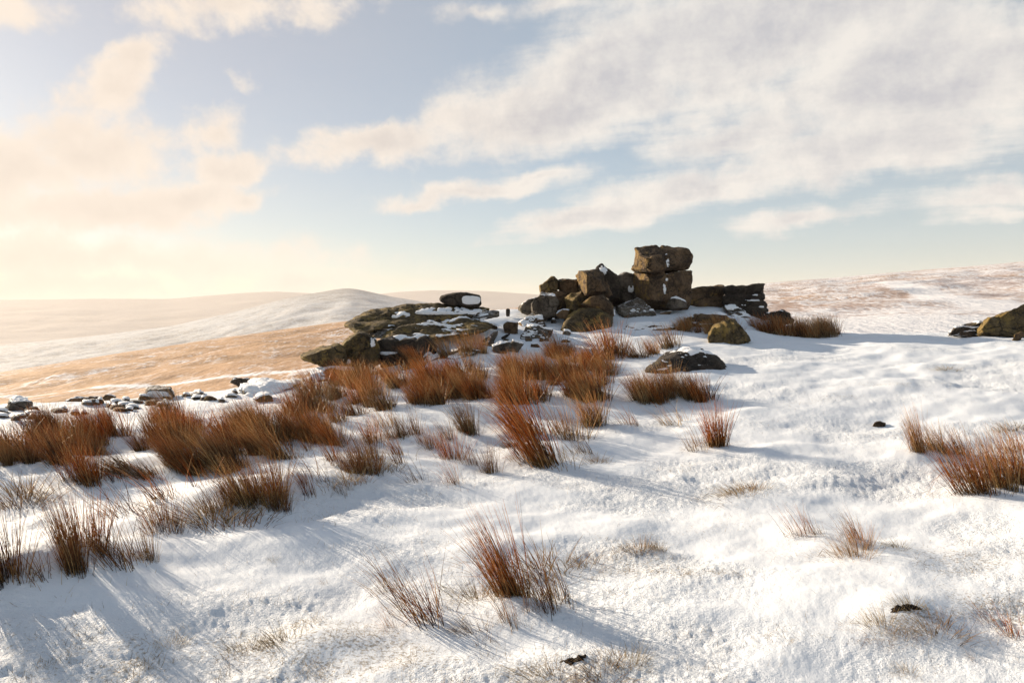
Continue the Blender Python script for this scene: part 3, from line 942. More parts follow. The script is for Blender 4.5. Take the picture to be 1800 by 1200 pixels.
rock('boulder', 'broad dark hump of rock half buried in a snowdrift behind sunlit rushes', 'boulder',
     c2((925, 1000), (985, 955), (1080, 898), (1180, 868), (1250, 856), (1340, 880), (1430, 930), (1500, 970), (1400, 1020), (1200, 1030), (1000, 1030)),
     None, 1.1, G_DARK, level=5, facet=0.3, sharp=12, sink=8, cuts=10, rough=0.04, lean=0.6, snow=0.05, patches=[(1243, 632, 10, 4, 0.8), (1215, 625, 8, 3, 0.6)], cap=0.05)
rock('boulder', 'flat dark rock behind the tall rushes beyond the tor wall', 'boulder',
     c3((85, 470), (120, 448), (200, 435), (262, 455), (275, 490), (180, 510)), 19.6, 0.9, G_DARK, level=5, sink=8, cuts=10, snow=0.2)
rock('rock_slab', 'tilted grey slab with snow against the foot of the dark end block', 'slab',
     c2((1478, 560), (1550, 545), (1640, 590), (1705, 645), (1620, 645), (1520, 600)), 19.4, 0.8, G_GREY, level=5, sink=5, cuts=9, lean=0.5, snow=0.3)
rock('stone', 'snow-crusted grey stone at the base of the squarish block', 'stone',
     c2((1085, 535), (1120, 502), (1160, 492), (1230, 522), (1225, 545), (1120, 552)), 19.2, 0.6, G_GREY, level=4, sink=5, cuts=10, snow=0.25)
rock('stone', 'small flat stone lying on the snow slope below the stack', 'stone', c2((1040, 602), (1080, 592), (1122, 588), (1110, 606), (1060, 610)), None, 0.3, G_BROWN, level=4, sink=3, snow=0.2)
rock('stone', 'brown stone tucked between the squat lit block and the domed boulder', 'stone', c2((310, 605), (345, 580), (402, 575), (395, 630), (330, 620)), 17.9, 0.5, G_BROWN, level=4, sink=5, snow=0.25)

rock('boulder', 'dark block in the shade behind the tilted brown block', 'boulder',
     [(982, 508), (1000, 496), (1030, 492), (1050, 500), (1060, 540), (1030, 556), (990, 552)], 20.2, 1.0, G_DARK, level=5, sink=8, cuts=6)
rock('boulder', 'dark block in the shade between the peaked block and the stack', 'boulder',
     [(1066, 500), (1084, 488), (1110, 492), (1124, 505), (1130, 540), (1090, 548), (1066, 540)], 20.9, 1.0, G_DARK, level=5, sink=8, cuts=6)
rock('boulder', 'rough brown rock filling the low gap west of the squat lichen-lit block', 'boulder',
     [(960, 520), (975, 512), (1000, 515), (1004, 545), (985, 556), (962, 548)], 19.2, 0.8, G_BROWN, level=5, sink=8, cuts=9)

# --- the low western ledges
rock('boulder', 'lone perched rock with a square panel of snow on its face, on the western ledge', 'boulder',
     c6((1035, 160), (1060, 125), (1130, 95), (1215, 82), (1300, 90), (1430, 90), (1475, 120), (1472, 190), (1440, 230), (1300, 222), (1180, 205), (1080, 185)),
     16.5, 0.9, G_DARK, level=5, facet=0.4, sharp=44, sink=3, cuts=9, rough=0.025, patches=[(829, 527.5, 15, 7.5, 1.2)], cap=0.03)
rock('rock_slab', 'long uppermost slab of the western ledge with an olive pointed nose', 'slab',
     c1((415, 608), (450, 580), (490, 552), (570, 518), (700, 490), (800, 470), (900, 453), (1050, 450), (1200, 462), (1300, 480), (1440, 500), (1380, 530), (1100, 560), (850, 575), (700, 610), (560, 662), (490, 666), (425, 632)),
     15.2, 1.6, G_OLIVE, level=6, facet=0.25, sharp=52, sink=0, cuts=7, rough=0.018, lean=1.5, snow=None, cap=0.07, bulge=0.1, seams=[((672, 540), (690, 590), 0.022, 0.04)],
     patches=[(692, 553, 18, 6, 1.05), (768, 547, 52, 6, 1.05), (840, 549, 24, 4, 0.9)])
rock('rock_slab', 'middle slab layer of the western ledge banded with snow', 'slab',
     c1((600, 665), (690, 600), (800, 575), (1000, 552), (1300, 530), (1500, 518), (1510, 545), (1300, 580), (1000, 610), (800, 640), (660, 690)),
     15.1, 1.6, G_GREY, level=5, facet=0.25, sharp=52, sink=4, cuts=7, rough=0.025, lean=1.3, snow=0.10, cap=0.06, bulge=0.1)
rock('rock_slab', 'lower olive slab of the western ledge with frosted top, above a dark recess', 'slab',
     c1((660, 700), (700, 665), (770, 628), (900, 600), (1050, 575), (1200, 555), (1330, 570), (1470, 600), (1440, 650), (1300, 660), (1080, 665), (1000, 705), (850, 712), (700, 720)),
     14.7, 1.5, G_OLIVE, level=6, facet=0.25, sharp=48, sink=2, cuts=8, rough=0.03, lean=1.2, snow=0.04, cap=0.05, bulge=0.12)
rock('boulder', 'dark olive block under the pointed nose of the western ledge', 'boulder',
     c1((400, 760), (440, 700), (500, 668), (570, 668), (650, 692), (668, 800), (640, 900), (540, 925), (400, 925), (372, 840)),
     13.5, 1.3, G_OLIVE, level=6, sharp=44, sink=6, cuts=10, rough=0.04, seams=[((655, 590), (668, 622), 0.06, 0.04)],
     patches=[(659, 603, 4, 10, 0.8), (616, 634, 6, 5, 0.7)], cap=0.035)
rock('boulder', 'pointed olive snout of rock jutting out lowest from the western ledge', 'boulder',
     c1((113, 842), (145, 815), (190, 795), (300, 760), (400, 742), (440, 790), (430, 880), (380, 915), (300, 905), (190, 878)),
     13.2, 1.1, G_OLIVE, level=5, sharp=40, sink=0, cuts=9, rough=0.035, snow=None)
rock('boulder', 'dark wall of rock in the recess under the lower olive slab', 'boulder',
     c1((650, 705), (760, 695), (1000, 695), (1080, 740), (1060, 830), (900, 880), (680, 880)), 13.9, 1.0, G_DARK, level=5, sharp=52, sink=8, cuts=10, rough=0.045,
     seams=[((700, 595), (702, 640), 0.1, 0.05), ((730, 595), (728, 640), 0.08, 0.05)], patches=[(683, 619.5, 18, 2.2, 0.8)], cap=0.05)
rock('rock_slab', 'low mossy slab under the jutting olive snout', 'slab',
     c1((175, 965), (220, 935), (330, 922), (500, 928), (470, 985), (300, 1000), (190, 1000)), None, 0.8, G_OLIVE, level=5, sink=6, cuts=10, snow=0.3, lean=0.3)
rock('rock_slab', 'pale grooved plank-like slab leaning out of the rushes below the recess', 'slab',
     c6((755, 845), (860, 760), (940, 692), (1020, 690), (1095, 735), (1000, 780), (915, 812), (830, 850)), None, 0.5, G_GREY, level=5, sharp=60, sink=4, cuts=7, lean=0.6, snow=0.2,
     seams=[((727, 640), (770, 618), 0.03, 0.03)])
rock('rock_slab', 'grey slab lying flat beside the grooved plank-like slab', 'slab',
     c6((1080, 790), (1150, 710), (1250, 655), (1400, 665), (1480, 690), (1350, 740), (1200, 790)), None, 0.6, G_GREY, level=5, sharp=52, sink=4, cuts=8, lean=0.6, snow=0.25)
rock('stone', 'grey wedge stone beside the rush tuft that grows on the western ledge', 'stone',
     c6((1480, 600), (1560, 545), (1650, 492), (1635, 560), (1590, 640), (1500, 650)), None, 0.5, G_GREY, level=5, sink=4, cuts=10, lean=0.2, snow=0.2)
rock('stone', 'dark block-shaped stone in snow just east of the ledge slabs', 'stone',
     c1((1460, 750), (1530, 728), (1590, 725), (1560, 800), (1465, 805)), None, 0.5, G_GREY, level=5, sharp=60, sink=4, cuts=10, snow=0.4)
rock('stone', 'kite-shaped grey stone leaning on the dark block-shaped stone', 'stone',
     c1((1545, 795), (1575, 740), (1605, 712), (1682, 745), (1640, 782)), None, 0.4, G_GREY, level=5, sharp=52, sink=3, cuts=9, snow=0.2)
rock('stone', 'brown cube-like stone with a sunlit end on the snow between ledge and tor', 'stone',
     c1((1538, 598), (1565, 580), (1640, 588), (1648, 655), (1590, 668), (1545, 655)), None, 0.6, G_BROWN, level=5, sharp=68, sink=3, cuts=8)
rock('stone', 'tiny dark upright stone on the snow skyline between ledge and tor', 'stone', c1((1556, 495), (1570, 488), (1586, 495), (1584, 530), (1558, 530)), 18.6, 0.25, G_DARK, level=3, sink=4)
rock('stone', 'thin dark stone sliver in front of the cube-like brown stone', 'stone', c1((1515, 695), (1570, 668), (1590, 660), (1575, 680), (1530, 705)), None, 0.25, G_DARK, level=3, sink=3)
rock('stone', 'small dark stone above the kite-shaped grey stone', 'stone', c1((1535, 712), (1555, 700), (1580, 708), (1570, 722), (1545, 722)), None, 0.25, G_GREY, level=3, sink=3)

# --- the eastern rock and the stones around it
rock('boulder', 'large olive-brown boulder cut by the edge of the picture on the snowy rise', 'boulder',
     [(1719, 583), (1722, 573), (1735, 564), (1762, 549), (1800, 535), (1850, 520), (1895, 540), (1890, 580), (1840, 592), (1800, 580), (1760, 586), (1726, 593)],
     16.4, 1.8, G_OLIVE, level=5, sharp=44, sink=3, cuts=10, rough=0.04, lean=0.4, seams=[((1760, 555), (1790, 585), 0.06, 0.05)])
rock('rock_slab', 'low dark slab in the snow beside the large olive-brown boulder', 'slab', [(1664, 586), (1678, 577), (1702, 572), (1724, 566), (1724, 588), (1690, 590)], 17.2, 0.7, G_DARK, level=5, sink=5, cuts=10, lean=0.3, snow=0.3)
rock('stone', 'small leaning brown stone under the large olive-brown boulder', 'stone', [(1780, 597), (1784, 588), (1796, 582), (1800, 588), (1792, 598)], 15.4, 0.3, G_BROWN, level=4, sink=3)
rock('stone', 'small dark stone alone on the smooth snow', 'stone', [(1534, 747), (1538, 742), (1548, 741), (1557, 744), (1556, 748), (1545, 750)], None, 0.12, G_BROWN, level=4, sink=2)


def peat_patch(px, py, rx, ry, label):
    """A scrap of bare peat lying flush with the hummock."""
    w = hit(px, py)
    n, m = 40, 9
    co, fs = [], []
    for i in range(m):
        for j in range(n):
            a = 2 * math.pi * j / n
            r = (i + 0.02) / (m - 1)
            e = 1 + 0.35 * math.sin(2 * a + 1) * 0.5 + 0.22 * math.sin(5 * a + px) + 0.12 * math.sin(9 * a)
            co.append((w[0] + rx * e * r * math.cos(a), w[1] + ry * e * r * math.sin(a), r))
    co = np.array(co)
    r = co[:, 2]
    z = ground(co[:, 0], co[:, 1]) + lumps(co[:, 0], co[:, 1])[0]
    co[:, 2] = z + 0.016 * (1 - r ** 3) - 0.006 + 0.010 * fbm2(co[:, 0] * 40, co[:, 1] * 40, 3, 5)
    for i in range(m - 1):
        for j in range(n):
            fs.append((i * n + j, (i + 1) * n + j, (i + 1) * n + (j + 1) % n, i * n + (j + 1) % n))
    base = np.array([w[0], w[1], w[2]])
    o = link('peat_hollow', mesh_from('peat_hollow', co - base, np.array(fs)), G_PEAT)
    o.location = base
    tag(o, label, 'peat')


peat_patch(1592, 1068, 0.075, 0.035, 'bare dark peat showing through the tussock with a snowy rim')
peat_patch(1010, 1160, 0.060, 0.028, 'bare dark peat at the crest of the grassy hummock at the bottom of the picture')

# --- the scatter of stones along the western brink
rock('stone', 'trapezoid block with a snow-plastered face on the western brink', 'stone',
     [(254, 698), (259, 684), (270, 682), (302, 683), (309, 695), (300, 699), (275, 700)], None, 0.5, G_GREY, level=5, sharp=68, sink=5, cuts=7, rough=0.015, patches=[(281, 692, 19, 6, 1.1)], cap=0.025)
rock('stone', 'dark rounded stone propped on flat rocks at the brink beside the rush belt', 'stone',
     c4((1352, 640), (1362, 622), (1395, 617), (1465, 622), (1495, 645), (1470, 670), (1400, 665)), None, 0.6, G_DARK, level=5, sink=1, cuts=9, snow=0.15)
rock('rock_slab', 'flat snow-covered slab stretching from the dark propped stone to the rushes', 'slab',
     c4((1400, 690), (1480, 655), (1580, 668), (1700, 642), (1765, 638), (1700, 680), (1560, 715), (1450, 720)), None, 0.9, G_GREY, level=5, sink=5, cuts=9, lean=0.5, snow=0.4, cap=0.06)
rock('stone', 'brown stone below the flat snow-covered slab', 'stone', c4((1490, 740), (1520, 718), (1590, 715), (1600, 745), (1540, 755)), None, 0.4, G_BROWN, level=4, sink=4, snow=0.4)
rock('stone', 'craggy frosted stone at the far western end of the brink', 'stone',
     c4((38, 795), (55, 758), (90, 742), (150, 740), (185, 765), (175, 795), (100, 805)), None, 0.5, G_GREY, level=5, sink=5, cuts=14, rough=0.07, snow=0.25)
rock('stone', 'grey ridge-backed stone on the brink beside the trapezoid block', 'stone', c4((1095, 720), (1140, 702), (1170, 694), (1198, 712), (1160, 722)), None, 0.4, G_GREY, level=4, sink=4, snow=0.35)
rock('rock_slab', 'flat stone ledge with a snowy lip on the brink above the dark rushes', 'slab', c4((600, 728), (615, 714), (660, 713), (682, 722), (680, 740), (620, 742)), None, 0.4, G_BROWN, level=4, sink=4, snow=0.4)
rock('rock_slab', 'long low snow-capped rib of rock along the western brink', 'slab', c4((370, 745), (420, 730), (520, 725), (600, 728), (610, 745), (480, 752)), None, 0.6, G_BROWN, level=5, sink=5, snow=0.35, cuts=10)
rs_ = random.Random(11)
for k in range(46):
    t = rs_.random()
    px = rs_.uniform(0, 420)
    py = 722 - 0.075 * px + rs_.uniform(-4, 20) * (1 - 0.4 * px / 420) + (4 if px < 60 else 0)
    w, h = rs_.uniform(5, 15), rs_.uniform(3, 7)
    rock('stone', 'small frosted stone in the rubble strewn along the western brink', 'stone',
         [(px - w, py), (px - w * rs_.uniform(0.4, 0.8), py - h * rs_.uniform(0.6, 1)), (px + w * rs_.uniform(0, 0.5), py - h), (px + w, py - h * rs_.uniform(0, 0.4)), (px + w * 0.7, py + 2), (px - w * 0.5, py + 2)],
         None, 0.012 * w * 1.2 + 0.1, rs_.choice([G_GREY, G_GREY, G_DARK, G_BROWN]), level=3, sink=3, cuts=10, snow=rs_.choice([None, 0.3, 0.45]), group='stones strewn along the western brink')
for k in range(17):
    px = rs_.uniform(865, 1010)
    py = rs_.uniform(556, 612)
    w, h = rs_.uniform(4, 11), rs_.uniform(3, 7)
    rock('stone', 'small snow-dusted stone in the rubble between the ledge and the tor', 'stone',
         [(px - w, py), (px - w * rs_.uniform(0.4, 0.8), py - h * rs_.uniform(0.6, 1)), (px + w * rs_.uniform(0, 0.5), py - h), (px + w, py - h * rs_.uniform(0, 0.4)), (px + w * 0.7, py + 2), (px - w * 0.5, py + 2)],
         None, 0.3, rs_.choice([G_GREY, G_DARK, G_BROWN]), level=3, sink=3, cuts=10, snow=rs_.choice([None, 0.3, 0.4]), group='rubble stones between ledge and tor')


# ------------------------------------------------------------------ rushes and dead grass
def mat_stem(name, base, mid, tip, straw, dark):
    m, nt, out = new_mat(name)
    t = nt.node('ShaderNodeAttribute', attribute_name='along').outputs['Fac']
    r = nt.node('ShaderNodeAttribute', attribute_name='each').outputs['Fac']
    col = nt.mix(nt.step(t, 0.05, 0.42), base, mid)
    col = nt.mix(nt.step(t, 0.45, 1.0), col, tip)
    col = nt.mix(nt.m('MULTIPLY', nt.step(r, 0.74, 0.80), 0.85), col, straw)
    col = nt.mix(nt.m('MULTIPLY', nt.step(r, 0.26, 0.20), 0.85), col, dark)
    own = nt.node('ShaderNodeObjectInfo').outputs['Random']
    col = nt.node('ShaderNodeHueSaturation', {'Hue': nt.m('MULTIPLY_ADD', own, 0.030, 0.487), 'Saturation': nt.m('MULTIPLY_ADD', own, -0.25, 1.1), 'Value': nt.m('MULTIPLY_ADD', nt.m('FRACT', nt.m('MULTIPLY', own, 7.31)), 0.55, 0.75), 'Color': col}).outputs[0]
    d = nt.node('ShaderNodeBsdfPrincipled', {'Base Color': col, 'Roughness': 0.42})
    d.inputs['Specular IOR Level'].default_value = 0.3
    tr = nt.node('ShaderNodeBsdfTranslucent', {'Color': col})
    mx = nt.node('ShaderNodeMixShader', {0: 0.45, 1: d.outputs[0], 2: tr.outputs[0]})
    nt.l.new(mx.outputs[0], out.inputs['Surface'])
    return m


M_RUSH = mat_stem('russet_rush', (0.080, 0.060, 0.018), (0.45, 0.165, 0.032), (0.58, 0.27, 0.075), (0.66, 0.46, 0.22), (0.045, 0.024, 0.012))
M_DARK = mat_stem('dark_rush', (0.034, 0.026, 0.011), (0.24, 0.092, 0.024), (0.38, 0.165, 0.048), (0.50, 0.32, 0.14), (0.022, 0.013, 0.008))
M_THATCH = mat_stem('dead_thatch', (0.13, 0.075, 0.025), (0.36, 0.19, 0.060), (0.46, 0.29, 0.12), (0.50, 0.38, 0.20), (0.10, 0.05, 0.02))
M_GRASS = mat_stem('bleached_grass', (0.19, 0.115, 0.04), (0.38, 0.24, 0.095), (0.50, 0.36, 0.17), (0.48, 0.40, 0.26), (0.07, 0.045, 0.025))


def stems_mesh(name, n, R, H, lean, spread, curl, r0, seed, segs=4, low=0.45, wind=(-1.0, 0.12), bases=None, azi=None):
    """n tapered three-sided stems, leaning with the wind and fanning out from the clump's middle."""
    rs = np.random.RandomState(seed)
    if bases is None:
        rad = R * np.sqrt(rs.uniform(0, 1, n)) * rs.uniform(0.5, 1.15, n)
        ph = rs.uniform(0, 2 * np.pi, n)
        # uneven clump: several sub-bunches
        k = rs.randint(0, 5, n)
        sub = rs.normal(0, R * 0.42, (5, 2))
        bx, by = rad * np.cos(ph) * 0.75 + sub[k, 0], rad * np.sin(ph) * 0.6 + sub[k, 1]
        bz = np.zeros(n)
        rx, ry = bx / R, by / R
    else:
        bx, by, bz = bases.T
        a = rs.uniform(0, 2 * np.pi, n) if azi is None else azi
        rx, ry = np.cos(a), np.sin(a)
    L = H * (low + (1.05 - low) * rs.uniform(0, 1, n) ** 0.8)
    dx = lean * wind[0] + spread * rx + rs.normal(0, 0.16, n)
    dy = lean * wind[1] + spread * ry + rs.normal(0, 0.14, n)
    mag = np.hypot(dx, dy) + 1e-6
    th0 = np.arctan(mag)
    cur = curl * (0.3 + rs.uniform(0, 1, n) ** 2 * 1.4)
    ux, uy = dx / mag, dy / mag
    kink = np.where(rs.uniform(0, 1, n) < 0.13, rs.uniform(0.7, 1.7, n), 0.0)      # some stems are snapped and hang over
    kseg = rs.randint(1, max(2, segs), n)
    c = np.zeros((n, segs + 1, 3))
    c[:, 0] = np.stack([bx, by, bz - 0.03], 1)
    for i in range(segs):
        th = th0 * 0.85 + cur * ((i + 0.5) / segs) + kink * (i >= kseg)
        st = np.stack([np.sin(th) * ux, np.sin(th) * uy, np.cos(th)], 1) * (L / segs)[:, None]
        c[:, i + 1] = c[:, i] + st
    t = np.linspace(0, 1, segs + 1)
    rad = r0 * (1 - 0.80 * t ** 1.5)
    ang = rs.uniform(0, 2 * np.pi, n)[:, None] + np.array([0, 2.094, 4.189])[None]
    ring = np.stack([np.cos(ang), np.sin(ang), 0 * ang], -1)          # n,3,3
    co = c[:, :, None, :] + ring[:, None] * rad[None, :, None, None] * rs.uniform(0.7, 1.25, n)[:, None, None, None]
    vid = np.arange(n * (segs + 1) * 3).reshape(n, segs + 1, 3)
    q = [np.stack([vid[:, :-1, j], vid[:, :-1, (j + 1) % 3], vid[:, 1:, (j + 1) % 3], vid[:, 1:, j]], -1).reshape(-1, 4) for j in range(3)]
    me = mesh_from(name, co.reshape(-1, 3), np.concatenate(q))
    attr(me, 'along', np.broadcast_to(t[None, :, None], (n, segs + 1, 3)).ravel())
    attr(me, 'each', np.broadcast_to(rs.uniform(0, 1, n)[:, None, None], (n, segs + 1, 3)).ravel())
    return me


VAR = {}      # kind -> list of (stem mesh, thatch mesh, nominal height)
KINDS = {     # n, R, H, lean, spread, curl, r0, low, thatch count
    'belt': (190, 0.15, 0.50, 0.32, 0.36, 0.45, 0.0034, 0.25, 70),
    'dense': (260, 0.12, 0.52, 0.32, 0.32, 0.38, 0.0024, 0.40, 120),
    'windswept': (210, 0.12, 0.52, 0.65, 0.26, 0.38, 0.0024, 0.45, 110),
    'medium': (120, 0.13, 0.50, 0.30, 0.26, 0.38, 0.0025, 0.40, 90),
    'sparse': (50, 0.15, 0.50, 0.36, 0.20, 0.50, 0.0025, 0.40, 40),
    'wispy': (26, 0.13, 0.48, 0.48, 0.22, 0.60, 0.0022, 0.45, 25),
    'low': (130, 0.12, 0.20, 0.35, 0.80, 1.0, 0.0016, 0.40, 120),
}
for ki, (kind, (n, R, H, lean, spread, curl, r0, low, nth)) in enumerate(KINDS.items()):
    VAR[kind] = []
    for s in range(6 if kind == 'belt' else 5):
        sm = stems_mesh('rush_stems', n, R, H, lean, spread, curl, r0, 1000 + ki * 50 + s, segs=4, low=low)
        th = stems_mesh('thatch', nth, R * 1.35, H * (0.38 if kind != 'low' else 0.6), 0.5, 0.6, 1.0, r0 * 0.8, 3000 + ki * 50 + s, segs=3, low=0.3)
        th.materials.append(M_THATCH)
        VAR[kind].append((sm, th, H))
_made = {}
rt = random.Random(5)


def tuft(px, py, hpx, kind, label, wide=1.0, dark=False, group=None, turn=18, name='rush_tuft', cat='rush tuft', thatch=True):
    w = hit(px, py)
    sm, th, H = rt.choice(VAR[kind])
    key = (sm.name, dark)
    if key not in _made:
        me = sm.copy() if dark else sm
        me.materials.clear()
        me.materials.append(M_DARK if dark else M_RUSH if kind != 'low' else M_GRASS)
        _made[key] = me
    o = bpy.data.objects.new(name, _made[key])
    COL.objects.link(o)
    hz = hpx * w[1] / F / H
    # stems lean, so a clump stands a little lower than its stems are long
    hz *= {'windswept': 1.22, 'wispy': 1.2, 'low': 1.35}.get(kind, 1.10)
    o.location = (w[0], w[1], w[2] - 0.012)
    o.rotation_euler = (0, 0, math.radians(rt.uniform(-turn, turn)))
    o.scale = (hz * wide, hz * min(wide, 1.3), hz)
    tag(o, label, cat, group)
    if thatch:
        c = bpy.data.objects.new('thatch', th)
        COL.objects.link(c)
        c.parent = o
    return o


